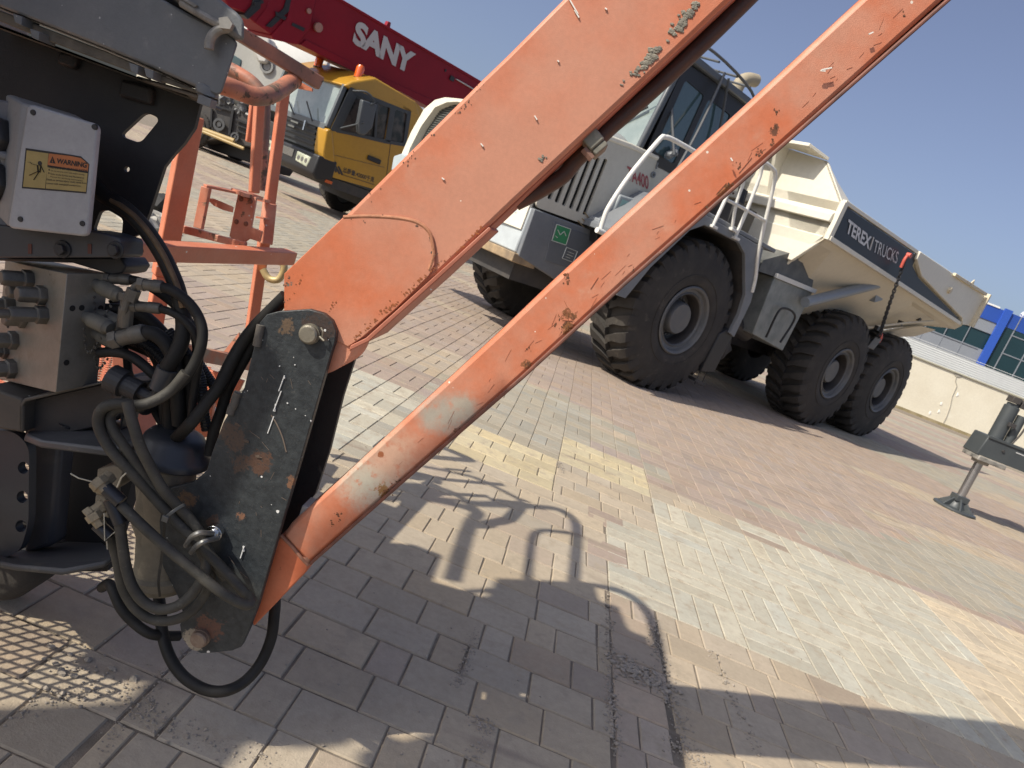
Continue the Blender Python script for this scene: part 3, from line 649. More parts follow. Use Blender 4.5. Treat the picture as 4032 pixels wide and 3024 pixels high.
text('lettering', 'TEREX', lt(3329, 914), lt(3420, 982), lt(3341, 862), mat('panel_letter', (.66, .66, .66), .5), tb, bold=.03, off=.004)
text('lettering', 'TRUCKS', lt(3436, 991), lt(3529, 1039), lt(3446, 942), M_sign, tb, off=.004)
b = B(); b.beam(lt(3424, 985), lt(3440, 934), .02, .01, T.u); ob('divider_mark', b, M_sign, tb)
# headboard with flared corners and the canopy lip over the cab
hb = [(BL-.02, 2.50), (BL-.02, 2.95), (.28, 3.42), (.95, 3.50), (2.3, 3.50), (2.97, 3.42), (BR_+.02, 2.95), (BR_+.02, 2.50), (BR_-.3, 2.1), (BL+.3, 2.1)]
b = B(); b.prism([T.p(1.80, l, z) for l, z in hb], T.u*.06); ob('headboard', b, M_cream, tb, bev=.01)
b = B(); b.prism([T.p(1.80, BL-.02, 2.95), T.p(1.80, .28, 3.42), T.p(2.0, .12, 3.22), T.p(2.15, BL-.03, 2.96)], T.w*.05-ZV*.0); b.prism([T.p(1.78, .26, 3.42), T.p(1.78, .95, 3.50), T.p(1.78, 2.3, 3.5), T.p(1.78, 2.99, 3.42), T.p(1.45, 2.85, 3.47), T.p(1.45, .40, 3.47)], ZV*.04)
b.prism([T.p(1.80, .88, 3.48), T.p(1.48, .88, 3.48), T.p(1.80, .88, 2.85)], T.w*.05); b.prism([T.p(1.80, 1.9, 3.48), T.p(1.48, 1.9, 3.48), T.p(1.80, 1.9, 2.85)], T.w*.05)
ob('canopy', b, M_cream, tb, bev=.004)
b = B(); b.prism([T.p(1.80, BL, 2.84), T.p(1.80, BR_, 2.84), T.p(1.72, BR_, 2.78), T.p(1.72, BL, 2.78)], T.u*.07); b.prism([T.p(1.72, BL, 2.785), T.p(1.72, BR_, 2.785), T.p(1.72, BR_, 2.68), T.p(1.72, BL, 2.68)], T.u*.07)
b.prism([T.p(1.78, BL+.02, 2.50), T.p(1.78, BR_-.02, 2.5), T.p(1.92, 2.65, 1.55), T.p(1.92, .60, 1.55)], T.u*.05); ob('front_slope', b, M_cream, tb, bev=.01)
# hoist ram and chute lip
b = B(); r0, r1 = T.l(3480, 1112, .02), T.l(3170, 1190, .10); b.tube([r1, r0], .075, 16); b.lathe(r0, T.w, [(-.05, .01), (-.05, .1), (.1, .1), (.1, .01)], 16); b.prism([T.p(4.15, .05, 2.40), T.p(4.55, .05, 2.42), T.p(4.5, .05, 2.2), T.p(4.3, .05, 2.12)], T.w*.12); ob('hoist_ram', b, mat('ram_grey', (.25, .28, .31), .4), dt, smooth=True)
b = B(); b.prism([T.p(5.6, .30, 1.80), T.p(6.4, .10, 2.15), T.p(7.1, .10, 2.22), T.p(6.9, .30, 1.98), T.p(6.2, .5, 1.75)], T.w*.06); b.tube(bez([T.p(4.8, .2, 1.75), T.p(5.6, .05, 2.05), T.p(6.4, -.05, 2.30)], 6), .018, 6); ob('tail_chute', b, M_bed, tb)
b = B()
for a, z in ((4.9, 1.80), (5.6, 2.04), (6.2, 2.24)): b.box(T.p(a, .10, z), (.09, .06, .07), (T.u, T.w, ZV))
ob('hose_clip', b, M_black, tb)
# chain hanging from the tail plate
ct, cb = T.l(3570, 1010, BL-.16), T.l(3462, 1328, BL-.22)
ch = thing('lashing_chain', cb, 'black lashing chain with red hooks hanging down the side of the dump truck', 'chain')
b = B(); n = 30
for k in range(n):
    p = ct.lerp(cb, (k+.5)/n)+ZV*(-.10*math.sin(math.pi*k/n)); d = (cb-ct).normalized(); x = T.u if k % 2 else T.w
    b.tube([p+(d*math.cos(a)*.038+x*math.sin(a)*.022) for a in [2*math.pi*i/10 for i in range(11)]], .008, 6)
ob('links', b, M_black, ch, smooth=True)
M_red = mat('hook_red', (.55, .10, .07), .5)
b = B(); b.tube(bez([ct+T.u*.06+ZV*.03, ct+T.u*.0+ZV*.0, ct-T.u*.02-ZV*.07, ct-T.u*.01-ZV*.17], 5), .022, 10); b.lathe(ct+T.u*.05+ZV*.03, T.w, [(-.03, .01), (-.03, .038), (.03, .038), (.03, .01)], 14); ob('hook', b, M_red, ch, smooth=True)
b = B(); b.tube(bez([cb+ZV*.05, cb+T.u*.05, cb+T.u*.04-ZV*.07], 5), .028, 10); ob('hook', b, M_red, ch, smooth=True)
b = B(); b.beam(cb-ZV*.02, cb-ZV*.2-T.u*.1, .09, .02); ob('ratchet_plate', b, M_rim, ch)

# ---------------------------------------------------------------- outrigger of a crane parked to the right
Q = Loc(4.9, 7.55, 0)
ft = atZ(3755, 2005); ft.z = 0; OY = ft.y
og = thing('crane_outrigger', ft, 'dark grey crane outrigger beam standing on a round foot plate', 'outrigger')
M_og = mat('outrigger_grey', (.050, .058, .063), .45, c2=(.065, .073, .075), nsc=3, dust=(.22, .21, .18), dth=.66)
def oY(x, y, d=0): return atY(x, y, OY+d)
b = B(); pr = .235
b.lathe(ft, ZV, [(.0, .01), (.0, pr), (.025, pr), (.03, pr-.02), (.035, .11), (.10, .075), (.13, .07), (.13, .01)], 40)
for k in range(6):
    a = k*math.pi/3+.3; d = Vector((math.cos(a), math.sin(a), 0)); e = Vector((-d.y, d.x, 0))*.012
    b.prism([ft+d*.06+ZV*.03-e, ft+d*(pr-.03)+ZV*.03-e, ft+d*.075+ZV*.15-e], e*2)
b.box(ft+Vector((0, 0, .15)), (.15, .15, .07)); ob('foot_plate', b, M_og, og, bev=.004)
r1_ = oY(3845, 1812); rx = oY(3775, 1965).x
jt = Vector((ft.x, OY, r1_.z+.05)); b = B(); b.tube([ft+ZV*.1, jt], .047, 24); ob('jack_rod', b, mat('chromed_rod', (.42, .42, .43), .25, .9), og, smooth=True)
zb0, zt0 = oY(3836, 1790).z, oY(3860, 1700).z
xl = oY(3850, 1745).x-.0
b = B(); bw = .30
b.prism([Vector((xl-.03, OY-.12, zb0+.02)), Vector((xl+3.2, OY-.12, zb0+.02)), Vector((xl+3.2, OY-.12, zt0)), Vector((xl+.0, OY-.12, zt0))], (0, bw, 0)); ob('beam', b, M_og, og, bev=.012)
b = B(); b.box((xl+1.6, OY-.135, zb0+.015), (3.2, .03, .022)); ob('beam_edge', b, mat('worn_edge', (.46, .41, .33), .4, .3), og, bev=.003)
b = B(); b.box((xl+1.6, OY-.125, zt0-.01), (3.2, .02, .03)); ob('beam_cap', b, M_og, og, bev=.003)
b = B(); b.box((xl+.14, OY-.02, zb0-.005), (.34, .34, .05)); b.lathe(Vector((ft.x, OY, zb0-.07)), ZV, [(0, .01), (0, .09), (.05, .1), (.05, .01)], 24); ob('collar', b, mat('collar', (.09, .09, .085), .5, c2=(.36, .34, .3), nsc=9), og, bev=.008)
tp = oY(3975, 1575); zt2 = tp.z
b = B(); b.lathe(Vector((ft.x+.02, OY, zt0-.02)), ZV, [(0, .01), (0, .082), (zt2-zt0-.04, .082), (zt2-zt0-.03, .065), (zt2-zt0+.0, .065), (zt2-zt0+.0, .01)], 28)
b.lathe(Vector((ft.x+.16, OY-.03, zt0-.02)), ZV, [(0, .01), (0, .05), (zt2-zt0-.1, .05), (zt2-zt0-.1, .01)], 18)
ob('jack_cylinder', b, M_og, og, smooth=True)
b = B(); b.box(Vector((ft.x-.01, OY-.02, zt2+.02)), (.10, .12, .07)); b.box(Vector((ft.x+.1, OY-.02, zt2+.0)), (.07, .1, .09)); b.tube(bez([Vector((ft.x+.12, OY-.08, zt2)), Vector((ft.x+.2, OY-.1, zt2-.12)), Vector((ft.x+.2, OY-.1, zt2-.3)), Vector((ft.x+.16, OY-.1, zt0))], 6), .012, 8)
b.box(Vector((ft.x+.05, OY-.11, zt0+.2)), (.08, .04, .05)); ob('valve_block', b, M_dark, og, bev=.005)
b = B(); b.lathe(oY(3950, 1777, -.121), Vector((0, -1, 0)), [(0, .001), (0, .018), (.012, .016), (.012, .001)], 16); ob('bolt', b, M_dark, og)
b = B(); b.beam(oY(4001, 1782, -.123), oY(4060, 1806, -.123), .012, .004, (0, 1, 0)); ob('scratch', b, mat('pale_scratch', (.5, .5, .5), .6), og)
# ---------------------------------------------------------------- truck crane: yellow cab, dark red telescopic boom
K = Loc(-3.6, 17.0, 54)
Z = lambda X, Y: (700+X*.5425, Y*.5425)
kl = lambda X, Y, l=0.: K.l(*Z(X, Y), l)
ks = lambda X, Y, s: K.s(*Z(X, Y), s)
kc = thing('truck_crane', K.O, 'truck crane with a yellow cab, orange beacons and a dark red lettered boom over it', 'crane truck')
M_yel = mat('yellow_paint', (.50, .27, .025), .35, c2=(.46, .25, .03), nsc=1.5, coat=.3)
M_red = mat('crane_red', (.27, .005, .018), .5, c2=(.23, .005, .016), nsc=1.2, spec=.3)
M_trim = mat('cab_trim', (.055, .062, .068), .5)
sl = lambda P: ((P-K.O).dot(K.u), P.z)
def kpoly(pts, l=0.): return [kl(X, Y, l) for X, Y in pts]
CF = sl(kl(1060, 1180))[0]                                   # front face of the cab
# side, with window openings
side = [(1060, 1270), (1065, 1180), (1112, 935), (1268, 640), (1340, 640), (1600, 690), (1730, 745), (1785, 800), (1650, 1060), (1600, 1180), (1500, 1400), (1420, 1372)]
holed('cab_side', rpoly(kpoly(side), .06), [rpoly(kpoly(q), .05) for q in ([(1160, 945), (1285, 680), (1545, 778), (1505, 1022)], [(1575, 790), (1668, 822), (1640, 1045), (1540, 1030)])], K.w, .05, M_yel, kc)
b = B(); b.prism([p+K.w*.03 for p in kpoly([(1120, 940), (1275, 660), (1680, 800), (1650, 1060)])], K.w*.02); ob('side_glass', b, mat('tinted_glass', (.018, .02, .022), .1, spec=.5, c2=(.09, .075, .07), nsc=3.5, namt=.2), kc)
b = B()
for q in ([(1160, 945), (1285, 680), (1300, 690), (1180, 945)], [(1285, 672), (1545, 770), (1545, 785), (1285, 690)], [(1545, 770), (1575, 782), (1540, 1032), (1505, 1026)], [(1150, 940), (1640, 1040), (1640, 1055), (1150, 960)], [(1440, 735), (1455, 740), (1440, 1005), (1425, 1000)], [(1665, 815), (1680, 822), (1650, 1055), (1636, 1050)]):
    b.prism([p-K.w*.012 for p in kpoly(q)], K.w*.03)
ob('window_trim', b, M_trim, kc)
holed('window_surround', rpoly([p-K.w*.010 for p in kpoly([(1105, 945), (1252, 628), (1300, 640), (1560, 715), (1695, 800), (1655, 1064), (1500, 1040)])], .05), [rpoly([p-K.w*.010 for p in kpoly(q)], .05) for q in ([(1170, 942), (1290, 690), (1540, 780), (1503, 1018)], [(1577, 795), (1664, 824), (1637, 1040), (1543, 1026)])], K.w, .008, M_trim, kc)
p0 = sl(kl(1060, 1270)); sb = p0[1]; s_r = sl(kl(1785, 800))[0]; zroof = sl(kl(1600, 690))[1]; s_a = sl(kl(1268, 640))[0]; za = sl(kl(1268, 640))[1]; s_p, zp = sl(kl(1112, 935))
CW = 2.35
b = B(); b.prism([K.p(CF+.12, .06, sb), K.p(s_p+.15, .06, zp), K.p(s_a+.1, .06, za), K.p(s_r-.1, .06, zroof), K.p(s_r-.1, .06, sb)], K.w*(CW-.1)); ob('cab_body', b, M_trim, kc, bev=.03)
b = B(); b.prism([K.p(s_a-.20, -.01, za-.03), K.p(s_a-.05, -.01, za+.12), K.p(s_a+.45, -.01, zroof+.10), K.p(s_r-.25, -.01, zroof+.05), K.p(s_r+.0, -.01, zroof-.22), K.p(s_a+.1, -.01, za-.05)], K.w*(CW+.02)); ob('cab_roof', b, M_yel, kc, bev=.05, bseg=3)
b = B(); b.prism([K.p(s_p-.02, .10, zp+.02), K.p(s_p-.02, CW-.1, zp+.02), K.p(s_a-.10, CW-.15, za-.03), K.p(s_a-.10, .12, za-.03)], K.u*.03); ob('windscreen', b, M_windscreen, kc)
b = B(); b.beam(K.p(s_p-.05, .06, zp), K.p(s_a-.13, .08, za), .10, .07, K.w); b.beam(K.p(s_p-.05, CW-.05, zp), K.p(s_a-.13, CW-.08, za), .10, .07, K.w); b.beam(K.p(s_p-.06, .1, zp), K.p(s_p-.06, CW-.1, zp), .06, .12); ob('pillar', b, mat('pillar_grey', (.11, .125, .135), .45), kc, bev=.01)
b = B(); b.prism([K.p(s_p-.06, .35, zp), K.p(CF-.02, .30, sb+.38), K.p(CF+.1, .30, sb+.38), K.p(s_p+.05, .35, zp)], K.w*1.7); ob('grille', b, M_trim, kc, bev=.01)
b = B()
for k in range(4):
    t = .18+.2*k; P_ = K.p(s_p-.08, .4, zp).lerp(K.p(CF-.04, .4, sb+.38), t); b.beam(P_, P_+K.w*1.6, .03, .045)
ob('grille_bar', b, M_black, kc)
b = B(); 
for q in ([(0, 0), (.28, .0)], [(.1, -.1), (.34, -.1)]):
    P_ = K.p(s_p-.10, 1.0, zp-.12); b.beam(P_+K.w*q[0][0]+ZV*q[0][1], P_+K.w*q[1][0]+ZV*q[1][1], .02, .035)
b.beam(K.p(s_p-.12, .75, zp-.02), K.p(s_p-.14, .70, zp-.22), .02, .04, K.w); ob('badge', b, M_chrome, kc)
# yellow corner cowl with its air slot, bumper, lamps
cow = [(s_p-.04, zp), (s_p-.10, zp-.06), (CF-.10, sb+.42), (CF-.04, sb+.30), (CF+.25, sb+.30), (s_p+.05, zp-.05)]
b = B(); b.prism([K.p(a, -.03, z) for a, z in cow], K.w*.36); ob('corner_cowl', b, M_yel, kc, bev=.035, bseg=3)
b = B(); P_ = K.p(CF-.02, .10, sb+.48); b.beam(P_, P_+ZV*.26+K.u*.06, .05, .03, K.w); ob('air_slot', b, M_black, kc)
b = B(); b.prism([K.p(CF-.16, -.02, sb+.34), K.p(CF+.30, -.03, sb+.34), K.p(CF+.30, -.03, sb-.06), K.p(CF-.05, -.02, sb-.16), K.p(CF-.18, 0, sb-.05)], K.w*(CW+.04)); ob('bumper', b, M_black, kc, bev=.04, bseg=3)
M_lamp = mat('lamp_glass', (.62, .64, .50), .12, c2=(.30, .33, .25), nsc=9, spec=.8)
for l_ in (.22, 1.55):
    b = B(); b.prism([K.p(CF-.185, l_, sb+.24), K.p(CF-.185, l_+.52, sb+.26), K.p(CF-.185, l_+.50, sb+.06), K.p(CF-.185, l_+.04, sb+.02)], K.u*.05); hlp = ob('headlight', b, M_lamp, kc, bev=.02)
    b = B()
    for q in range(3): b.lathe(K.p(CF-.188, l_+.12+.14*q, sb+.14), K.u, [(0, .001), (0, .05), (.02, .06), (.02, .001)], 14)
    ob('reflector', b, M_chrome, hlp)
b = B(); b.prism([K.p(CF-.19, .85, sb+.26), K.p(CF-.19, 1.45, sb+.26), K.p(CF-.19, 1.45, sb+.10), K.p(CF-.19, .85, sb+.10)], K.u*.03); ob('number_plate', b, M_chrome, kc)
for (x, y) in ((1012, 492), (1303, 572)):
    P_ = K.l(*Z(x, y), .35 if x > 1200 else 1.75); b = B(); b.lathe(P_-ZV*.03, ZV, [(0, .01), (0, .085), (.05, .09), (.05, .01)], 16); bc = ob('beacon', b, M_black, kc)
    b = B(); b.lathe(P_+ZV*.02, ZV, [(0, .085), (.20, .09), (.25, .065), (.27, .01)], 18); ob('beacon_lens', b, mat('amber', (.75, .13, .015), .2, spec=.8, coat=.5), bc, smooth=True)
b = B(); b.box(kl(1425, 1160, -.02), (.36, .05, .10), (K.u, K.w, ZV)); ob('door_handle', b, M_black, kc, bev=.02)
b = B(); 
for pth in ([(1088, 1172), (1125, 1190), (1150, 1250)], [(1143, 1205), (1175, 1262)], [(1165, 1208), (1195, 1268)]):
    for p, q in zip(pth[:-1], pth[1:]): b.beam(kl(*p, -.006), kl(*q, -.006), .04, .008, K.w)
b.beam(kl(1185, 1265, -.006), kl(1425, 1340, -.006), .008, .022, K.w); ob('door_stripe', b, M_dark, kc)
text('door_lettering', '总质量:42000千克', kl(1195, 1250, -.004), kl(1422, 1325, -.004), kl(1202, 1210, -.004), M_dark, kc, bold=.02)
b = B(); b.beam(kl(1500, 1400, -.004), kl(1545, 1035, -.004), .008, .012, K.w); b.beam(kl(1115, 1120, -.004), kl(1500, 1215, -.004), .006, .01, K.w); ob('door_seam', b, M_trim, kc)
# mirror on its arm
b = B(); b.prism([p for p in kpoly([(1345, 725), (1450, 760), (1415, 930), (1360, 985), (1318, 975), (1312, 900)], -.28)], K.w*.12); ob('mirror', b, mat('mirror_shell', (.085, .095, .105), .4), kc, bev=.03, bseg=3)
b = B(); b.tube(bez([kl(1270, 660, -.05), kl(1370, 670, -.22), kl(1430, 740, -.3), kl(1400, 760, -.28)], 5), .022, 8); b.tube([kl(1180, 930, -.05), kl(1350, 890, -.3)], .018, 8); ob('mirror_arm', b, M_trim, kc)
b = B(); b.beam(K.p(s_p-.1, .55, zp+.02), K.p(s_a-.32, .9, zp+.35), .02, .02); b.beam(K.p(s_p-.1, 1.25, zp+.02), K.p(s_a-.32, 1.7, zp+.35), .02, .02); ob('wiper', b, M_black, kc)
# chassis and wheels
b = B(); b.box(K.p(2.2, 1.2, .75), (8.8, 1.4, .4), (K.u, K.w, ZV)); b.box(K.p(CF+1.3, .45, sb-.10), (1.9, .8, .2), (K.u, K.w, ZV)); b.box(K.p(-1.0, 1.2, .5), (.3, 1.9, .25), (K.u, K.w, ZV)); ob('chassis', b, M_dark, kc)
b = B(); b.box(kl(1095, 1320, -.02), (.16, .03, .06), (K.u, K.w, ZV)); ob('side_marker', b, mat('orange_marker', (.6, .12, .03), .3), kc)
for s in (-.55, 1.6, 4.6, 6.0):
    for sd_ in (-1, 1): wheel(kc, K, s, .1 if sd_ == -1 else 2.25, .3, .52, .27, side=sd_, lug=40, lugd=.018, bolts=10, hub_in=.1, seg=40)
b = B(); b.prism([K.p(s_r+.2, .2, .95), K.p(7.5, .2, 1.0), K.p(7.5, .2, 1.35), K.p(s_r+.2, .2, 1.3)], K.w*2); ob('deck', b, M_yel, kc)
# boom
LB, DB = .95, .85
def bp3(pts, l=LB): return [kl(X, Y, l) for X, Y in pts]
def boomsec(nm, pts, m, d=DB, l=LB, par=kc, bev=.02): b = B(); b.prism(bp3(pts, l), K.w*d); return ob(nm, b, m, par, bev=bev)
bm_ = boomsec('boom', [(1005, -60), (1100, -60), (2400, 705), (2400, 1010), (1850, 790), (1620, 640), (1440, 585), (900, 330), (860, 320), (960, 190)], M_red)
boomsec('lower_flange', [(930, 290), (1450, 545), (1900, 750), (1860, 800), (1620, 665), (1440, 600), (890, 325)], M_red, .05, LB-.03, bm_, .005)
boomsec('top_flange', [(1100, -60), (2400, 705), (2400, 722), (1095, -42)], M_red, .05, LB-.03, bm_, .005)
boomsec('boom_bracket', [(1500, 215), (1530, 155), (1548, 165), (1535, 235)], M_red, .1, LB+.1, bm_, .004)
for k, (pts, d, l) in enumerate([([(835, -60), (1012, -60), (965, 200), (868, 325), (700, 290), (680, 262), (800, 120)], 1.0, LB-.06), ([(700, -60), (830, -60), (790, 130), (690, 260), (560, 165), (640, 60)], .9, LB-.02), ([(600, -60), (700, -60), (640, 130), (560, 170), (480, 90), (540, -20)], .8, LB+.0), ([(400, -60), (560, -60), (500, 90), (370, 50), (340, -10)], .8, LB)]):
    c_ = boomsec('boom_collar', pts, M_red, d, l, bm_)
b = B()
for q in ([(800, -40), (845, -40), (830, 60), (680, 200), (640, 190), (770, 60)], [(560, -40), (610, -40), (600, 60), (510, 140), (480, 110), (540, 40)]): b.prism(bp3(q, LB-.05), K.w*.9)
ob('collar_gap', b, M_black, bm_)
b = B()
for q in ([(712, 82), (790, 125), (776, 148), (712, 110)], [(835, 165), (925, 205), (912, 228), (826, 185)], [(560, 20), (620, 0), (625, 22), (560, 45)]): b.prism(bp3(q, LB-.075), K.w*.02)
ob('slide_pad', b, M_black, bm_)
for (x, y) in ((955, 80), (1025, 200)):
    b = B(); b.lathe(kl(x, y, LB-.10), K.w, [(0, .001), (0, .05 if x < 1000 else .09), (.06, .05 if x < 1000 else .09), (.06, .001)], 16); ob('sheave_pin', b, mat('pin_copper', (.45, .22, .16), .3, .5), bm_)
b = B(); b.box(kl(1990, 570, LB-.02), (.14, .03, .10), (K.u, K.w, ZV)); b.lathe(kl(1945, 512, LB-.02), K.w, [(0, .001), (0, .03), (.03, .03), (.03, .001)], 10); ob('boom_port', b, M_black, bm_)
b = B(); b.beam(kl(2020, 575, LB-.02), kl(2200, 680, LB-.02), .02, .10, K.w); ob('white_stripe', b, M_sign, bm_)
text('boom_lettering', 'SANY', kl(1262, 312, LB-.01), kl(1690, 545, LB-.01), kl(1300, 142, LB-.01), mat('boom_letter', (.55, .55, .55), .5, rust=(.2, .02, .04), rsc=4, rth=.66), bm_, bold=.05, off=.01, shear=.0, spacing=.92)
b = B(); b.tube([kl(1430, 590, .5), kl(1230, 520, .9)], .012, 6); ob('boom_cable', b, M_black, kc)

# ---------------------------------------------------------------- concrete mixer truck behind the crane
MY = 20.5
my = lambda x, y, d=0.: atY(x, y, MY+d)
mx = thing('mixer_truck', Vector((my(950, 600).x, MY, 0)), 'pale grey concrete mixer truck with a black chassis, half hidden behind the yellow cab', 'mixer truck')
M_drum = mat('drum_white', (.62, .62, .58), .5, c2=(.52, .51, .47), nsc=.8, dust=(.46, .43, .37), dth=.6)
c0 = my(1150, 330, 1.5); ax = Vector((1, .15, -.03)).normalized(); b = B()
b.lathe(c0, ax, [(-3.3, .02), (-3.3, .7), (-2.7, .85), (-1.0, 1.32), (-.2, 1.42), (1.0, 1.40), (2.4, 1.0), (3.4, .5), (3.4, .02)], 56); dr = ob('drum', b, M_drum, mx, smooth=True)
b = B()
for t, r in ((-2.7, .88), (-1.0, 1.34), (1.0, 1.42)): b.lathe(c0+ax*t, ax, [(-.03, r-.05), (-.03, r+.015), (.03, r+.015), (.03, r-.05)], 56, closed=True)
ob('drum_band', b, mat('drum_band', (.45, .44, .41), .5), dr, smooth=True)
def mpoly(nm, px, d, th, m, bev=.02, par=mx): b = B(); b.prism([my(x, y, d) for x, y in px], YV_*th); return ob(nm, b, m, par, bev=bev)
YV_ = Vector((0, 1, 0)); M_mcab = mat('mixer_cab', (.42, .42, .39), .5, c2=(.36, .36, .33), nsc=1.5)
mpoly('cab', [(880, 120), (985, 165), (1120, 250), (1150, 300), (1130, 450), (1000, 410), (880, 330)], -.1, 1.6, M_mcab, .08)
mpoly('cab_window', [(895, 200), (950, 235), (935, 330), (885, 300)], -.13, .05, M_glass)
b = B(); b.lathe(my(1052, 262, -.12), YV_, [(-.05, .13), (-.05, .19), (.02, .19), (.02, .13)], 24, closed=True); b.lathe(my(1052, 262, -.12), YV_, [(-.02, .01), (-.02, .10), (.02, .1), (.02, .01)], 20); ob('round_port', b, mat('port_grey', (.25, .25, .24), .4), mx)
mpoly('funnel', [(985, 130), (1010, 118), (1060, 150), (1065, 220), (1045, 250), (1015, 245), (990, 190)], -.25, .5, M_drum, .06)
mpoly('chassis', [(760, 370), (880, 395), (1010, 450), (1120, 500), (1120, 600), (960, 575), (870, 545), (790, 560), (760, 540)], -.3, 1.8, M_dark, .03)
mpoly('underframe', [(700, 480), (800, 520), (1000, 590), (1100, 650), (1080, 680), (980, 640), (860, 600), (700, 540)], .4, 1.2, M_black)
b = B()
for (x, y, r) in ((868, 492, .17), (930, 540, .12)):
    b.lathe(my(x, y, -.34), YV_, [(0, r*.75), (-.06, r), (-.10, r), (-.10, r*.6), (-.04, r*.55)], 24, closed=True); b.lathe(my(x, y, -.34), YV_, [(-.08, .01), (-.08, r*.35), (0, r*.35), (0, .01)], 16)
ob('pulley', b, mat('pulley', (.075, .078, .082), .5), mx, smooth=True)
b = B()
for (x0, y0, x1, y1, w) in ((840, 415, 918, 437, .05), (918, 432, 903, 530, .07), (930, 470, 985, 492, .05), (930, 490, 985, 512, .04), (930, 512, 985, 534, .04), (835, 425, 832, 500, .05)): b.beam(my(x0, y0, -.36), my(x1, y1, -.36), .06, w)
ob('bracket', b, M_black, mx)
b = B()
for (x, y, r) in ((880, 395, .16), (905, 402, .12), (960, 425, .15), (940, 440, .1), (975, 452, .08), (850, 400, .1), (990, 420, .1)): b.blob(my(x, y, -.25), r, 2, .7)
b.tube(bez([my(*p, -.4) for p in ((870, 375), (905, 365), (940, 385), (985, 395), (1010, 430))], 4), .035, 8); ob('engine', b, mat('engine_grey', (.16, .165, .17), .5, c2=(.07, .07, .075), nsc=6), mx)
b = B(); b.prism([my(x, y, -.45) for x, y in ((932, 372), (978, 392), (972, 408), (926, 385))], YV_*.1); b.prism([my(x, y, -.45) for x, y in ((968, 443), (987, 452), (984, 458), (965, 448))], YV_*.1); ob('cover', b, M_drum, mx)
XW = Loc(my(790, 540).x, MY, -8)
for s, o in ((-.1, 0), (4.5, 0), (5.8, 0)):
    for sd_ in (-1, 1): wheel(mx, XW, s, -.35 if sd_ == -1 else 2.1, .3, .55, .27, side=sd_, lug=36, lugd=.018, bolts=8, hub_in=.1, seg=36)
b = B(); b.tube([atY(735, 488, 16.5), atY(922, 556, 16.5)], .06, 10); b.tube([atY(735, 492, 16.5), atY(960, 585, 16.4)], .035, 8); tp = b
tag(ob('tow_pole', b, mat('brass_pole', (.42, .30, .12), .5), mx, smooth=True))
# ---------------------------------------------------------------- the boom lift in the foreground
YF = 1.24
LF = thing('boom_lift', atY(795, 2510, YF)*1, 'scratched orange and black boom lift with bundled hoses, filling the left foreground', 'boom lift')
LF.location.z = 0
c_or, c_fade = (.575, .155, .062), (.55, .25, .16)
prim = (.46, .42, .35)
sp = [(atY(1770, 1630, YF+.03), .036, (.38, .33, .27), .5), (atY(1830, 1600, YF+.03), .024, (.40, .35, .28), .5), (atY(1460, 1890, YF+.03), .060, (.50, .46, .37), .5), (atY(1700, 1640, YF+.03), .026, (.38, .34, .28), .5), (atY(1540, 1780, YF+.03), .05, (.55, .34, .24), .5),
      (atY(2235, 1245, YF+.03), .012, (.20, .08, .03), 1.3), (atY(2240, 1290, YF+.03), .010, (.22, .09, .03), 1.3), (atY(2870, 760, YF+.03), .014, (.30, .14, .05), 1.2), (atY(2080, 1440, YF+.03), .010, (.25, .10, .04), 1.3), (atY(3050, 520, YF+.03), .006, (.15, .06, .03), 1.2), (atY(3056, 500, YF+.03), .005, (.15, .06, .03), 1.2), (atY(1420, 1740, YF+.03), .006, (.3, .1, .04), .8), (atY(1500, 1790, YF+.03), .006, (.3, .1, .04), .8), (atY(1510, 1930, YF+.03), .012, (.32, .17, .06), 1.3)]
M_or = mat('orange_paint', c_or, .52, c2=c_fade, nsc=5.5, namt=.32, rust=(.20, .07, .03), rsc=42, rth=.735, rsoft=.03, bump=.0004, bsc=500, spk=(.75, .66, .56), spsc=40, spth=.11, spots=sp, dust=(.56, .30, .20), dth=.55)
M_or2 = mat('orange_boom_paint', c_or, .52, c2=c_fade, nsc=3.4, namt=.34, rust=(.22, .075, .03), rsc=30, rth=.75, rsoft=.03, bump=.0004, bsc=450, spk=(.78, .70, .60), spsc=30, spth=.11, dust=(.58, .30, .20), dth=.58,
    spots=[(atY(1380, 840, YF), .010, (.13, .11, .08), 1.4), (atY(1125, 1110, YF), .011, (.15, .13, .10), 1.4), (atY(1150, 1080, YF), .009, (.15, .13, .10), 1.4), (atY(1445, 1275, YF), .012, (.34, .13, .05), 1.2), (atY(1320, 1200, YF), .006, (.30, .11, .04), 1), (atY(1430, 1155, YF), .005, (.25, .09, .03), 1), (atY(1840, 385, YF), .006, (.14, .12, .1), 1.5), (atY(1780, 445, YF), .007, (.14, .12, .1), 1.5), (atY(1600, 620, YF), .007, (.14, .12, .1), 1.5), (atY(1640, 590, YF), .004, (.14, .12, .1), 1.5), (atY(1650, 880, YF), .006, (.16, .12, .1), 1.3), (atY(1700, 960, YF), .006, (.16, .12, .1), 1.3), (atY(1440, 870, YF), .004, (.16, .12, .1), 1.3)])
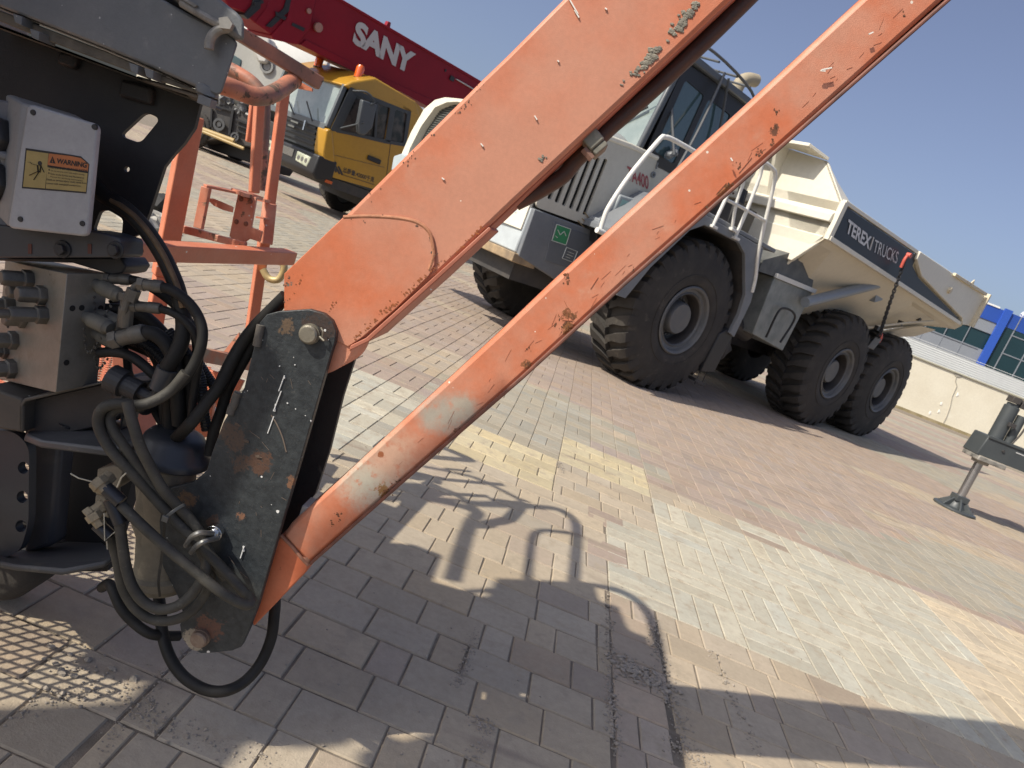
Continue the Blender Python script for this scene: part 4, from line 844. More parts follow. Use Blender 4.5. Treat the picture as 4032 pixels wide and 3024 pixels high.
M_rustb = mat('rusty_black', (.015, .019, .023), .5, mott=.7, msc=260, c2=(.036, .043, .047), nsc=70, namt=.5, rust=(.075, .046, .032), rsc=9, rth=.68, rsoft=.06, bump=.0010, bsc=190, spk=(.70, .70, .68), spsc=62, spth=.15, dust=(.105, .10, .088), dth=.57,
    spots=[(atY(1265, 1290, YF), .030, (.05, .034, .028), .9), (atY(1130, 1290, YF), .014, (.12, .08, .05), 1.2), (atY(925, 1720, YF), .028, (.070, .046, .035), 1.2), (atY(945, 1820, YF), .018, (.068, .044, .034), 1.2), (atY(1025, 1830, YF), .022, (.085, .045, .03), 1.2), (atY(740, 1960, YF), .016, (.12, .07, .04), 1.2), (atY(835, 2050, YF), .012, (.075, .043, .03), 1.2), (atY(950, 2035, YF), .008, (.2, .1, .06), 1.2), (atY(820, 2470, YF), .030, (.11, .052, .037), .9), (atY(760, 2520, YF), .024, (.30, .26, .20), .8), (atY(1150, 1900, YF), .01, (.18, .09, .05), 1.2)])
M_hose = mat('hose_rubber', (.036, .035, .031), .66, spec=.35, c2=(.068, .064, .054), nsc=22, dust=(.15, .14, .115), dth=.56, bump=.0004, bsc=300)
M_hoseb = mat('hose_black', (.010, .010, .010), .62, spec=.3, c2=(.025, .024, .022), nsc=14)
M_steel = mat('cast_steel', (.10, .095, .085), .55, .4, c2=(.16, .15, .13), nsc=18, dust=(.18, .155, .115), dth=.55, bump=.0006, bsc=260)
M_blk = mat('black_frame', (.018, .019, .022), .55, c2=(.032, .032, .033), nsc=7, dust=(.075, .07, .06), dth=.62, bump=.0005, bsc=300)
fy = lambda x, y, d=0.: atY(x, y, YF+d)
YV = Vector((0, 1, 0))
def plate(nm, px, d0, th, m, bev=.002, par=LF, rd=0, label=None):
    pts = [fy(*p, d0) for p in px]
    if rd: pts = rpoly(pts, rd)
    b = B(); b.prism(pts, YV*th); return ob(nm, b, m, par, bev=bev, label=label)
# upper boom
ub = plate('upper_boom', [(1116, 1075), (1116, 1225), (1130, 1330), (1250, 1440), (1373, 1376), (1440, 1338), (1721, 1084), (2017, 802), (2663, 200), (5010, -2030), (4340, -2140), (2000, 214), (1900, 310), (1353, 855)], .02, .125, M_or2, bev=.007)
plate('doubler_plate', [(1118, 1078), (1118, 1228), (1250, 1300), (1370, 1366), (1425, 1330), (1560, 1215), (1690, 1085), (1712, 1040), (1708, 960), (1685, 905), (1640, 868), (1560, 850), (1355, 851)], .014, .006, M_or2, bev=.0015, par=ub)
b = B(); b.tube(bez([fy(*p, .016) for p in ((1353, 855), (1450, 852), (1560, 858), (1640, 875), (1688, 912), (1704, 965), (1706, 1010), (1690, 1062))], 5), .0035, 8); ob('weld_bead', b, mat('weld_rust', (.34, .15, .08), .7, c2=(.50, .22, .12), nsc=60, bump=.001, bsc=400), ub, smooth=True)
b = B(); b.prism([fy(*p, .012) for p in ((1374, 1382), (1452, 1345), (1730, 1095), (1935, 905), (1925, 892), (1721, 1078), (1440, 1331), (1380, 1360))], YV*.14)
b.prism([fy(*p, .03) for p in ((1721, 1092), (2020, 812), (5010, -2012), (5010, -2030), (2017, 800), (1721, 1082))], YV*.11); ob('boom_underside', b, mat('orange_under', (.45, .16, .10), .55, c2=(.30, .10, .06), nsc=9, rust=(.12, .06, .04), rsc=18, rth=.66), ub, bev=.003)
b = B(); b.lathe(fy(1245, 1330, -.003+.02), YV, [(0, .01), (0, .068), (.12, .068), (.12, .01)], 48); ob('pivot_boss', b, M_or2, ub, smooth=True)
# splashes of dried mortar along the edge of the boom
M_mort = mat('mortar', (.27, .25, .20), .95, c2=(.19, .175, .145), nsc=90, bump=.001, bsc=300)
for (x0, y0, x1, y1, n, r) in ((2750, 10, 2665, 105, 34, .005), (2675, 110, 2640, 140, 12, .004), (2595, 195, 2540, 250, 24, .0055), (2560, 240, 2480, 305, 24, .004), (2450, 330, 2440, 335, 3, .003), (2145, 600, 2120, 632, 6, .003)):
    b = B()
    for k in range(n):
        t = rn.random(); p = fy(x0+(x1-x0)*t+rn.gauss(0, 9), y0+(y1-y0)*t+rn.gauss(0, 9), .019); b.blob(p, r*rn.uniform(.4, 1), 2, .7, (1.2, .35, .8))
    ob('dried_mortar', b, M_mort, ub)
b = B()
for (x, y, dx, dy, w) in ((2240, -6, 36, 62, .0035), (2262, 40, 18, 30, .0035), (3235, 275, 40, -8, .0028), (3230, 278, 20, 2, .002), (3420, 135, 18, -8, .0028), (2876, 622, 8, 12, .004), (2105, 456, 10, 16, .004), (1893, 565, 10, 12, .003), (2382, 32, 8, 6, .003), (1740, 700, 10, 8, .003), (2195, 238, 6, 6, .003), (1695, 1138, 4, 4, .003), (1432, 1170, 5, 4, .003)):
    d = .0185 if (x, y)[0] < 2800 and y < 800 or x < 2260 else .019
    arm_ = (x > 2800)
    b.beam(fy(x, y, d), fy(x+dx, y+dy, d), .002, w, YV)
ob('paint_splash', b, mat('white_splash', (.80, .77, .70), .6), ub)
M_chipped_paint = mat('bare_primer', (.085, .07, .055), .8, c2=(.20, .10, .06), nsc=90)
for (x, y, n, sp_) in ((1905, 322, 3, 10), (1885, 345, 5, 12), (1848, 385, 8, 14), (1812, 420, 7, 14), (1795, 440, 5, 10), (1703, 530, 6, 9), (1615, 612, 9, 14), (1592, 640, 6, 12), (1500, 733, 4, 10), (1452, 775, 5, 12), (1370, 852, 6, 10), (1440, 870, 4, 8), (1500, 860, 6, 12), (1640, 884, 7, 12), (1690, 940, 8, 10), (1700, 1000, 8, 10), (1135, 1085, 9, 12), (1122, 1110, 8, 9), (1120, 1180, 6, 8)):
    b = B()
    for k in range(max(1, int(n*.6))):
        x_, y_ = x+rn.gauss(0, sp_)*.8+4, y-rn.gauss(0, sp_)*.8+4; p = fy(x_, y_, .0195 if y < 850 else .0135); b.blob(p, rn.uniform(.0006, .0021), 1, .7, (rn.uniform(.5, 1.3), .12, rn.uniform(.6, 1.5)))
    if n: ob('chipped_paint', b, M_chipped_paint, ub)
M_rust_patch = mat('rust_brown', (.36, .11, .035), .85, c2=(.22, .08, .03), nsc=120)
for (x0, y0, x1, y1, n) in ((1400, 1340, 1560, 1200, 46), (1560, 1200, 1720, 1060, 30), (1720, 1075, 1920, 890, 34), (1150, 1180, 1200, 1080, 12), (1300, 1230, 1330, 1190, 8), (1640, 930, 1690, 1040, 14)):
    b = B()
    for k in range(n):
        t = rn.random(); p = fy(x0+(x1-x0)*t-abs(rn.gauss(0, 9)), y0+(y1-y0)*t-abs(rn.gauss(0, 9)), .0134 if y0 > 1072 and x0 < 1700 else .0195); b.blob(p, rn.uniform(.0006, .0024), 1, .8, (rn.uniform(.5, 1.8), .10, rn.uniform(.5, 1.2)))
    if n: ob('rust_patch', b, M_rust_patch, ub)
# lower arm, a tube whose end is plated and tapered to the lower pin
la = plate('lower_arm', [(3387, 0), (5050, -1520), (5370, -1440), (3713, 0), (3000, 640), (2475, 1101), (2050, 1489), (1577, 1901), (1215, 2222), (1112, 2110), (1145, 2062), (1328, 1898), (1977, 1299), (2185, 1101), (3000, 358)], .03, .085, M_or, bev=.008)
plate('arm_end_plate', [(1112, 2108), (1214, 2225), (1206, 2252), (1000, 2466), (985, 2440), (1050, 2220), (1095, 2120)], .029, .084, mat('orange_end', (.52, .13, .055), .5, c2=(.56, .17, .08), nsc=14, rust=(.12, .045, .025), rsc=26, rth=.66), par=la, bev=.003)
b = B(); b.tube(bez([fy(*p, .03) for p in ((1106, 2108), (1150, 2152), (1186, 2196), (1214, 2226))], 4), .0035, 8); b.blob(fy(1208, 2205, .035), .012, 3, .6, (.7, .5, 1)); b.blob(fy(1200, 2238, .035), .009, 3, .7, (.7, .5, 1)); ob('weld_bead', b, mat('weld_light', (.42, .20, .13), .7, c2=(.25, .12, .07), nsc=50), la, smooth=True)
b = B(); b.prism([fy(*p, .024) for p in ((1222, 2228), (1585, 1906), (2060, 1494), (2480, 1110), (3010, 646), (5380, -1432), (5368, -1442), (3000, 634), (2474, 1096), (2048, 1484), (1576, 1896), (1216, 2218))], YV*.095); ob('chipped_edge', b, mat('edge_rust', (.22, .08, .05), .65, c2=(.10, .05, .04), nsc=30), la, bev=.002)
b = B()
for (x, y, dx, dy) in ((2222, 1185, 38, 80), (2228, 1210, 12, 60), (2214, 1260, 40, 4), (2355, 1092, -30, 46), (2860, 720, -40, 44), (2770, 830, -60, 62), (1555, 1905, -50, 36), (2960, 620, -50, 60)):
    b.beam(fy(x, y, .0295), fy(x+dx, y+dy, .0295), .0008, .0011, YV)
for q in range(44):
    t = rn.random(); x, y = 1400+t*2100+rn.uniform(-30, 60), 1960-t*1900+rn.uniform(-10, 60); a = rn.uniform(.3, 1.2); L_ = rn.uniform(10, 60)
    b.beam(fy(x, y, .0297), fy(x+L_*math.cos(a), y-L_*math.sin(a), .0297), .0004, rn.uniform(.0003, .0007), YV)
ob('scratch', b, mat('scratch_brown', (.34, .12, .06), .7), la)
M_rust_spot = mat('rust_dark', (.20, .075, .03), .85, c2=(.07, .045, .03), nsc=120)
for (x, y, n, sp_) in ((2235, 1085, 8, 14), (2232, 1110, 6, 12), (2222, 1280, 22, 26), (2250, 1245, 10, 16), (2080, 1375, 6, 10), (2075, 1435, 12, 14), (2910, 650, 10, 16), (2880, 735, 14, 22), (2790, 820, 10, 18), (3055, 440, 5, 12), (3052, 500, 10, 14), (3040, 560, 6, 10), (2990, 600, 10, 14), (2500, 1070, 8, 14), (1800, 1690, 10, 16), (1530, 1930, 16, 18), (1560, 1895, 10, 14), (1440, 1760, 2, 5), (1330, 2030, 8, 14), (1310, 2060, 10, 14), (3560, 55, 3, 8)):
    b = B()
    for k in range(n): p = fy(x+rn.gauss(0, sp_)*.6, y-rn.gauss(0, sp_)*.6, .0294); b.blob(p, rn.uniform(.0006, .0022), 1, .8, (rn.uniform(.4, 1.5), .10, rn.uniform(.5, 1.5)))
    if n: ob('rust_spot', b, M_rust_spot, la)
# hose under the boom and its clamp
b = B(); hs = bez([fy(*p, .10) for p in ((3030, -90), (2880, 60), (2700, 235), (2520, 400), (2400, 505), (2330, 575), (2270, 630), (2220, 690), (2160, 730), (2100, 765), (2030, 800))], 5); b.tube(hs, .0145, 14); ob('boom_hose', b, mat('brown_hose', (.055, .038, .034), .5, c2=(.085, .06, .05), nsc=10), ub, smooth=True)
b = B(); cc = fy(2335, 562, .07); dx_ = (fy(2400, 505, .07)-fy(2270, 620, .07)).normalized(); cx_ = dx_.cross(YV)
b.box(cc+cx_*.004, (.030, .075, .030), (dx_, YV, cx_)); b.box(cc-cx_*.017, (.028, .07, .012), (dx_, YV, cx_)); ck = ob('hose_clamp', b, mat('clamp_grey', (.16, .16, .13), .6, c2=(.24, .23, .19), nsc=30), ub, bev=.003)
b = B(); b.lathe(cc+dx_*.004+cx_*.018-YV*.02, cx_, [(0, .001), (0, .008), (.014, .008), (.014, .001)], 6); b.lathe(cc-dx_*.022-cx_*.012-YV*.03, cx_, [(-.01, .001), (-.01, .007), (.012, .007), (.012, .001)], 6); ob('clamp_bolt', b, mat('rust_bolt', (.20, .11, .08), .7), ck)
# knuckle: two black side plates with pins
fb = [(1022, 1271), (1050, 1238), (1095, 1226), (1217, 1218), (1274, 1234), (1307, 1263), (1323, 1303), (1319, 1344), (1303, 1393), (1290, 1438), (1193, 1777), (1107, 2070), (1014, 2390), (990, 2450), (978, 2485), (949, 2548), (915, 2562), (845, 2570), (791, 2573), (747, 2554), (716, 2512), (708, 2460), (721, 2420), (700, 2350), (640, 2230), (600, 2050), (655, 1925), (760, 1900), (814, 1853), (835, 1782), (879, 1663), (961, 1527)]
kn = plate('knuckle_plate', fb, 0, .016, M_rustb, bev=.0015)
plate('rear_knuckle_plate', [(1100, 1330), (1413, 1364), (1350, 1560), (1297, 1775), (1241, 1945), (1130, 2090), (1010, 2440), (900, 2400), (960, 1700)], .15, .014, M_blk, bev=.001)
b = B(); b.prism([fy(*p, .015) for p in ((880, 1665), (965, 1530), (978, 1536), (896, 1672))], YV*.14); b.prism([fy(*p, .015) for p in ((1024, 1268), (1036, 1278), (985, 1500), (970, 1496))], YV*.12); ob('edge_web', b, M_rustb, kn, bev=.001)
b = B()
for q in (((1027, 1280), (1012, 1362)), ((938, 1545), (905, 1630))): b.tube(bez([fy(q[0][0]+(q[1][0]-q[0][0])*t+random.uniform(-2, 2), q[0][1]+(q[1][1]-q[0][1])*t, -.002) for t in (0, .25, .5, .75, 1)], 3), .0075, 10)
ob('weld_bead', b, mat('weld_grey', (.13, .115, .095), .7, c2=(.08, .075, .07), nsc=50, bump=.0012, bsc=300), kn, smooth=True)
def pin(x, y, r, out, m):
    b = B(); b.lathe(fy(x, y), YV, [(-out, .001), (-out, r-.003), (-out+.003, r), (-.006, r), (-.006, r+.002), (.0, r+.002), (.16, r), (.16, .001)], 40); return ob('pivot_pin', b, m, kn, smooth=True)
M_pin = mat('pin_steel', (.27, .25, .20), .42, .35, c2=(.20, .18, .14), nsc=40, dust=(.34, .30, .22), dth=.55, bump=.0005, bsc=300)
pin(1222, 1314, .0168, .016, M_pin); pin(793, 2508, .0165, .016, mat('pin_rusty', (.26, .20, .15), .6, .1, c2=(.17, .11, .08), nsc=50, bump=.0008, bsc=200))
b = B(); b.tube([fy(1264, 1290, -.01), fy(1272, 1305, -.012), fy(1268, 1335, -.01)], .0016, 6); b.tube([fy(1258, 1325, -.01), fy(1276, 1342, -.012)], .002, 6); ob('split_pin', b, M_pin, kn)
b = B()
for (x, y, dx, dy, w) in ((1120, 1480, -22, 60, .0028), (1108, 1540, -30, 78, .0045), (1078, 1640, -24, 66, .002), (1120, 1478, 2, 12, .004), (1085, 1590, -2, 30, .003), (962, 2152, -14, 44, .0055), (958, 2150, 4, 20, .004), (1100, 1440, 3, 3, .0035), (1160, 1435, 3, 3, .003), (1130, 1585, 4, 4, .003)):
    b.beam(fy(x, y, -.001), fy(x+dx, y+dy, -.001), .0015, w, YV)
ob('paint_splash', b, mat('white_drip', (.74, .74, .72), .6), kn)
b = B(); b.tube(bez([fy(*p, -.0005) for p in ((1068, 1634), (1090, 1670), (1112, 1720), (1128, 1780))], 5), .0014, 6)
for q in range(26):
    x, y = rn.uniform(880, 1260), rn.uniform(1350, 2350)
    if x > 1290-(y-1400)*.27-20 or x < 960-(y-1500)*.16: continue
    a = rn.uniform(-.9, .9)-1.3; L_ = rn.uniform(8, 46); b.beam(fy(x, y, -.0003), fy(x+L_*math.cos(a), y-L_*math.sin(a), -.0003), .0006, rn.uniform(.0004, .0011), YV)
ob('gouge', b, mat('gouge', (.17, .13, .10), .7), kn)
b = B()
for (x, y) in ((935, 1672), (968, 1738), (1018, 1798), (735, 1962)): b.blob(fy(x, y, -.001), .0045, 2, .9, (1.3, .25, .6))
ob('paint_flake', b, mat('flake', (.10, .07, .05), .8), kn)
plate('pivot_lug', [(1190, 1990), (1220, 2000), (1200, 2060), (1160, 2080)], .05, .05, mat('white_lug', (.55, .52, .46), .6), bev=.002)
# ---- hoses. each path: (x, y, distance behind the knuckle plate)
Z3 = lambda X, Y: (X*.5425, 1500+Y*.5425)
Z2 = lambda X, Y: (X*.4973, 800+Y*.4973)
def hose(zf, pts, r, m=M_hoseb, nm='hydraulic_hose', d=None, n=6, ridge=0, seg=12):
    P = []
    for q in pts: x, y = zf(q[0], q[1]); P.append(fy(x, y, q[2] if len(q) > 2 else d))
    b = B(); b.tube(bez(P, n), r, seg, ridge); return ob(nm, b, m, LF, smooth=not ridge)
def fit(zf, p, q, d, r, m=M_steel, hexa=True):
    a, c = fy(*zf(*p), d), fy(*zf(*q), d); L_ = (c-a).length; ax = c-a; b = B()
    b.lathe(a, ax, [(0, .001), (0, r), (L_*.45, r), (L_*.47, r*1.12), (L_*.9, r*1.1), (L_, r*.95), (L_, .001)], 16)
    if hexa: b.lathe(a-ax.normalized()*r*1.1, ax, [(0, .001), (0, r*1.22), (r*1.1, r*1.22), (r*1.1, .001)], 6)
    return ob('hose_fitting', b, m, LF, smooth=False, bev=.0006)
hr = .0098
hose(Z3, [(1350, -60, -.03), (1250, 60, -.035), (1120, 145, -.05), (1000, 175, -.06), (850, 165, -.07), (745, 200, -.075), (712, 285, -.075), (740, 390, -.075), (820, 520, -.075), (950, 660, -.07), (1080, 800, -.06), (1200, 935, -.055), (1320, 1065, -.05), (1440, 1180, -.045), (1545, 1290, -.035), (1660, 1410, -.03), (1770, 1530, -.03), (1820, 1590, -.045), (1795, 1625, -.06), (1700, 1590, -.07), (1560, 1500, -.075), (1420, 1385, -.08), (1280, 1270, -.085), (1130, 1140, -.085), (990, 1010, -.085), (880, 900, -.08)], hr, M_hose)
hose(Z3, [(1050, 185, -.05), (930, 190, -.058), (840, 205, -.06), (798, 260, -.062), (820, 350, -.065), (900, 470, -.066), (990, 600, -.062), (1080, 730, -.055), (1190, 850, -.048), (1290, 970, -.04), (1390, 1090, -.034), (1500, 1200, -.03), (1560, 1330, -.02), (1640, 1440, -.02)], hr*.92, M_hose)
hose(Z3, [(925, 150, -.085), (945, 240, -.088), (980, 360, -.088), (1020, 480, -.085), (1090, 620, -.075), (1180, 780, -.065), (1300, 920, -.05), (1400, 1030, -.04), (1470, 1150, -.035), (1500, 1300, -.035), (1470, 1430, -.045), (1380, 1560, -.055), (1270, 1640, -.065), (1150, 1655, -.07), (1040, 1600, -.075), (960, 1490, -.08), (915, 1350, -.08), (890, 1200, -.08), (875, 1080, -.08), (865, 1000, -.08)], hr, M_hose)
hose(Z3, [(1330, 960, -.02), (1380, 1100, -.015), (1470, 1260, -.01), (1530, 1400, -.02), (1480, 1560, -.02), (1380, 1680, -.03), (1240, 1740, -.035), (1100, 1730, -.04), (980, 1650, -.045), (890, 1500, -.05), (860, 1350, -.055), (830, 1220, -.06), (790, 1120, -.07)], hr*.95, M_hose)
hose(Z3, [(740, 1560-60, .05), (800, 1480, .02), (880, 1650, 0), (980, 1760, -.0), (1080, 1830, .0), (1180, 1850, .02), (1300, 1850, .05)], hr*1.05)
hose(lambda x, y: (x*.633, 2200+y*.633), [(985, 60, .10), (985, 200, .08), (1000, 330, .04), (1012, 470, .02), (1060, 620, .0), (1150, 740, -.01), (1280, 815, -.01), (1400, 822, -.0), (1520, 765, .03), (1620, 650, .06), (1685, 500, .08), (1705, 360, .09), (1712, 240, .10), (1700, 100, .11)], .0115)
# ties and the clamp that hold the bundle
M_tie = mat('cable_tie', (.075, .078, .075), .4)
b = B(); b.tube(bez([fy(*Z3(x, y), d) for x, y, d in ((1195, 1000, -.07), (1210, 985, -.072), (1260, 945, -.068), (1325, 905, -.052), (1340, 915, -.045))], 4), .0042, 4); b.box(fy(*Z3(1200, 1000), -.075), (.012, .006, .012)); ob('cable_tie', b, M_tie, LF, bev=.001)
b = B(); b.tube(bez([fy(*Z3(x, y), d) for x, y, d in ((1195, 1005, -.06), (1190, 1100, -.05), (1170, 1300, -.04), (1150, 1450, -.035), (1160, 1560, -.02))], 5), .0032, 4); ob('cable_tie', b, M_hose, LF)
b = B(); A1 = [fy(*Z3(x, y), d) for x, y, d in ((1350, 1195, -.05), (1385, 1140, -.065), (1440, 1105, -.068), (1500, 1105, -.05), (1560, 1110, -.012))]; A2 = [fy(*Z3(x, y), d) for x, y, d in ((1390, 1245, -.05), (1420, 1205, -.065), (1480, 1165, -.065), (1540, 1150, -.04), (1580, 1140, -.012))]
for q in (A1, A2): b.tube(bez(q, 5), .0052, 8)
ob('hose_clamp', b, mat('clamp_alloy', (.26, .26, .25), .4, .6, c2=(.18, .18, .17), nsc=40), LF, smooth=True)
b = B(); pc = fy(*Z3(1555, 1105), -.012); b.lathe(pc, YV, [(-.014, .001), (-.014, .009), (-.004, .009), (-.004, .016), (.0, .016), (.012, .016), (.012, .001)], 16); ob('clamp_bolt', b, M_chrome, LF, bev=.0008)
# lower fittings, tape sleeves
M_dirt = mat('dusty_brass', (.30, .25, .165), .75, c2=(.22, .18, .12), nsc=40, bump=.001, bsc=300)
def sleeve(zf, p, q, d, r, m, nm='hose_sleeve'):
    b = B(); b.tube([fy(*zf(*p), d), fy(*zf(*q), d)], r, 14); return ob(nm, b, m, LF, smooth=True)
b = B(); b.lathe(fy(*Z3(800, 690), -.055), fy(*Z3(690, 790), -.09)-fy(*Z3(800, 690), -.055), [(0, .001), (0, .014), (.02, .014), (.022, .017), (.034, .017), (.036, .001)], 6); b.lathe(fy(*Z3(700, 720), -.085), fy(*Z3(770, 790), -.085)-fy(*Z3(700, 720), -.085), [(0, .001), (0, .016), (.014, .016), (.014, .012), (.024, .012), (.024, .001)], 6); ob('elbow_fitting', b, M_dirt, LF, bev=.001)
b = B(); b.lathe(fy(*Z3(760, 900), -.06), fy(*Z3(650, 980), -.08)-fy(*Z3(760, 900), -.06), [(0, .001), (0, .013), (.02, .013), (.022, .016), (.034, .016), (.034, .001)], 6); b.lathe(fy(*Z3(670, 960), -.08), fy(*Z3(740, 1060), -.08)-fy(*Z3(670, 960), -.08), [(0, .001), (0, .015), (.014, .015), (.014, .011), (.028, .011), (.028, .001)], 6); ob('elbow_fitting', b, M_dirt, LF, bev=.001)
M_tape = mat('black_tape', (.02, .021, .025), .35)
sleeve(Z3, (765, 775), (880, 880), -.083, .0125, M_tape); sleeve(Z3, (800, 860), (875, 1030), -.08, .0125, M_tape); sleeve(Z3, (705, 1040), (800, 1130), -.075, .0118, M_tape)
b = B(); b.tube([fy(*Z3(672, 732), -.09), fy(*Z3(570, 705), -.10), fy(*Z3(512, 672), -.10)], .0012, 5); b.tube([fy(*Z3(850, 770), -.095), fy(*Z3(880, 700), -.1), fy(*Z3(915, 668), -.1)], .0015, 5); b.tube([fy(*Z3(840, 1090), -.08), fy(*Z3(760, 1160), -.09), fy(*Z3(755, 960), -.09)], .001, 5); b.tube([fy(*Z3(775, 1160), -.08), fy(*Z3(779, 1222), -.08)], .001, 5); ob('tie_tail', b, mat('tie_tail', (.45, .42, .33), .6), LF)
# the motor housing behind the hoses, capped with a black dome
cc = fy(678, 1790, .055)
b = B(); b.lathe(cc, ZV, [(-.012, .01), (-.012, .066), (-.006, .0735), (.004, .074), (.010, .070), (.018, .063), (.034, .058), (.044, .050), (.049, .036), (.051, .001)], 56); ob('dome_cap', b, mat('cap_black', (.035, .038, .045), .42, spk=(.45, .45, .45), spsc=70, spth=.13, dust=(.06, .06, .062), dth=.6), LF, smooth=True)
M_hs = mat('housing_dust', (.21, .18, .13), .75, c2=(.12, .11, .085), nsc=9, bump=.0008, bsc=200, dust=(.27, .235, .165), dth=.5)
ax = (fy(640, 2310, .04)-cc).normalized(); b = B(); b.lathe(cc-ZV*.02, ax, [(0, .01), (0, .052), (.035, .050), (.04, .058), (.06, .056), (.10, .052), (.20, .050), (.225, .052), (.23, .062), (.245, .062), (.25, .05), (.262, .045), (.262, .01)], 44); ob('motor_housing', b, M_hs, LF, smooth=True)
b = B(); b.prism([fy(*Z3(x, y), .01) for x, y in ((705, 640), (830, 610), (900, 640), (870, 760), (780, 820), (690, 830))], YV*.06); b.prism([fy(*Z3(x, y), .015) for x, y in ((690, 830), (760, 800), (790, 1000), (680, 960))], YV*.05); ob('valve_block', b, M_hs, LF, bev=.003)
b = B(); b.prism([fy(*Z3(x, y), .0) for x, y in ((940, 1040), (1000, 760), (1060, 760), (1170, 1100), (1120, 1330), (1075, 1280), (1010, 1240))], YV*.03); ob('housing_rib', b, M_hs, LF, bev=.006)
# flat arm plate carrying the dome
b = B(); pl = [fy(*Z3(x, y), 0) for x, y in ((185, 395), (215, 345), (760, 260), (1000, 330), (900, 500), (760, 510), (240, 430))]
b.prism([fy(*Z3(185, 385), .02), fy(*Z3(300, 430), -.02), fy(*Z3(810, 500), -.02), fy(*Z3(1000, 420), .0), fy(*Z3(980, 300), .14), fy(*Z3(740, 255), .18), fy(*Z3(215, 330), .10)], ZV*-.016); ob('arm_plate', b, mat('plate_grey', (.075, .078, .085), .45, c2=(.05, .052, .056), nsc=12, dust=(.16, .15, .13), dth=.58), LF, bev=.004)
b = B(); b.lathe(fy(*Z3(490, 325), .06), ZV, [(0, .001), (0, .016), (.004, .016), (.004, .010), (.012, .009), (.012, .001)], 16); ob('plate_bolt', b, M_blk, LF)
# channel and base blocks under the manifold
b = B(); b.prism([fy(*Z2(x, y), .05) for x, y in ((185, 1570), (925, 1400), (945, 1420), (950, 1680), (820, 1760), (200, 1900))], YV*.10); ob('channel', b, M_blk, LF, bev=.006)
b = B(); b.prism([fy(*Z2(x, y), .02) for x, y in ((150, 1600), (190, 1545), (930, 1385), (938, 1400), (200, 1572), (172, 1620), (168, 1800), (150, 1810))], YV*.04); ob('channel_lip', b, mat('lip_grey', (.06, .058, .052), .5, dust=(.12, .11, .09), dth=.5), LF, bev=.002)
b = B(); b.prism([fy(-60, 1520, .02), fy(90, 1570, .02), fy(90, 1705, .02), fy(-60, 1680, .02)], YV*.1); ob('base_block', b, mat('base_dusty', (.10, .088, .07), .7, c2=(.06, .055, .048), nsc=9, spk=(.4, .38, .33), spsc=60, spth=.13), LF, bev=.005)
b = B(); b.prism([fy(470, 1500, .06), fy(590, 1500, .06), fy(560, 1545, .06), fy(500, 1570, .06), fy(470, 1700, .06)], YV*.06); b.lathe(fy(530, 1565, .07), Vector((1, -.3, 0)), [(-.04, .01), (-.04, .03), (.0, .03), (.0, .022), (.04, .022), (.04, .001)], 20); ob('rear_bracket', b, M_blk, LF, bev=.004)
# upright scalloped plate and wheel at the far left
sc = [(-60, 1690), (150, 1720), (235, 1740), (232, 1850), (205, 2150), (120, 2190), (-60, 2200)]
b = B(); b.prism([fy(*p, .10) for p in [(120, 1735), (238, 1745), (205, 2150), (90, 2190)]], YV*.05); ob('upright_plate', b, mat('upright', (.045, .046, .052), .5, dust=(.09, .085, .075), dth=.55), LF, bev=.01)
hol = [[fy(92+22*math.cos(a)-(k*5), 1842+k*115+24*math.sin(a), .04) for a in [2*math.pi*i/16 for i in range(16)]] for k in range(3)]
holed('gear_guard', rpoly([fy(*p, .04) for p in ((-60, 1690), (60, 1700), (115, 1760), (112, 2060), (80, 2170), (-60, 2230))], .02), hol, YV, .02, mat('guard_black', (.032, .034, .04), .5, spk=(.6, .6, .6), spsc=40, spth=.10, dust=(.10, .095, .08), dth=.57), LF, bev=.002)
b = B(); b.prism([fy(-60, 2200, .0), fy(60, 2225, -.01), fy(250, 2245, -.01), fy(420, 2215, .02), fy(455, 2180, .04), fy(400, 2130, .22), fy(-60, 2120, .2)], ZV*-.014); ob('bottom_plate', b, mat('bottom_grey', (.055, .056, .058), .5, dust=(.13, .12, .10), dth=.52), LF, bev=.005)
b = B(); b.prism([fy(*p, .20) for p in ((210, 1750), (560, 1760), (420, 2250), (150, 2250))], YV*.04); ob('back_plate', b, mat('deep_black', (.008, .008, .009), .7), LF)
wc = fy(-60, 2215, .12); b = B(); b.lathe(wc+Vector((0, 0, 0)), YV, [(0, .01), (0, .075), (.01, .095), (.03, .105), (.11, .105), (.12, .09), (.12, .01)], 56); ob('wheel', b, M_tyre, LF, smooth=True)
b = B(); b.lathe(fy(190, 2200, .17), YV, [(0, .01), (0, .035), (.05, .045), (.05, .01)], 30); ob('roller', b, M_blk, LF, smooth=True)
# ---- manifold block with its fittings
FT, FB_ = fy(264, 1078, -.03), fy(219, 1546, -.03)
RT, RB = fy(428, 1076, .05), fy(383, 1511, .05); TL, TB = fy(20, 1024, .10), fy(-20, 1489, .10)
b = B(); TBk = TL+(RT-FT); BBk = TB+(RB-FB_)
b.add([FT, RT, TBk, TL, FB_, RB, BBk, TB], [[0, 1, 2, 3], [4, 5, 6, 7], [0, 1, 5, 4], [1, 2, 6, 5], [2, 3, 7, 6], [3, 0, 4, 7]])
mf = ob('manifold_block', b, mat('aluminium_block', (.27, .255, .22), .48, .35, c2=(.19, .18, .155), nsc=9, dust=(.16, .14, .11), dth=.52, rust=(.05, .045, .035), rsc=46, rth=.70, rsoft=.03, bump=.0004, bsc=400), LF, bev=.0012)
def onface(a, b_, c, u, v): return a+(b_-a)*u+(c-a)*v
nL = (TL-FT).cross(FB_-FT).normalized(); nL = nL if nL.y < 0 else -nL
nR = (RT-FT).cross(FB_-FT).normalized(); nR = nR if nR.dot(CAM-FT) > 0 else -nR
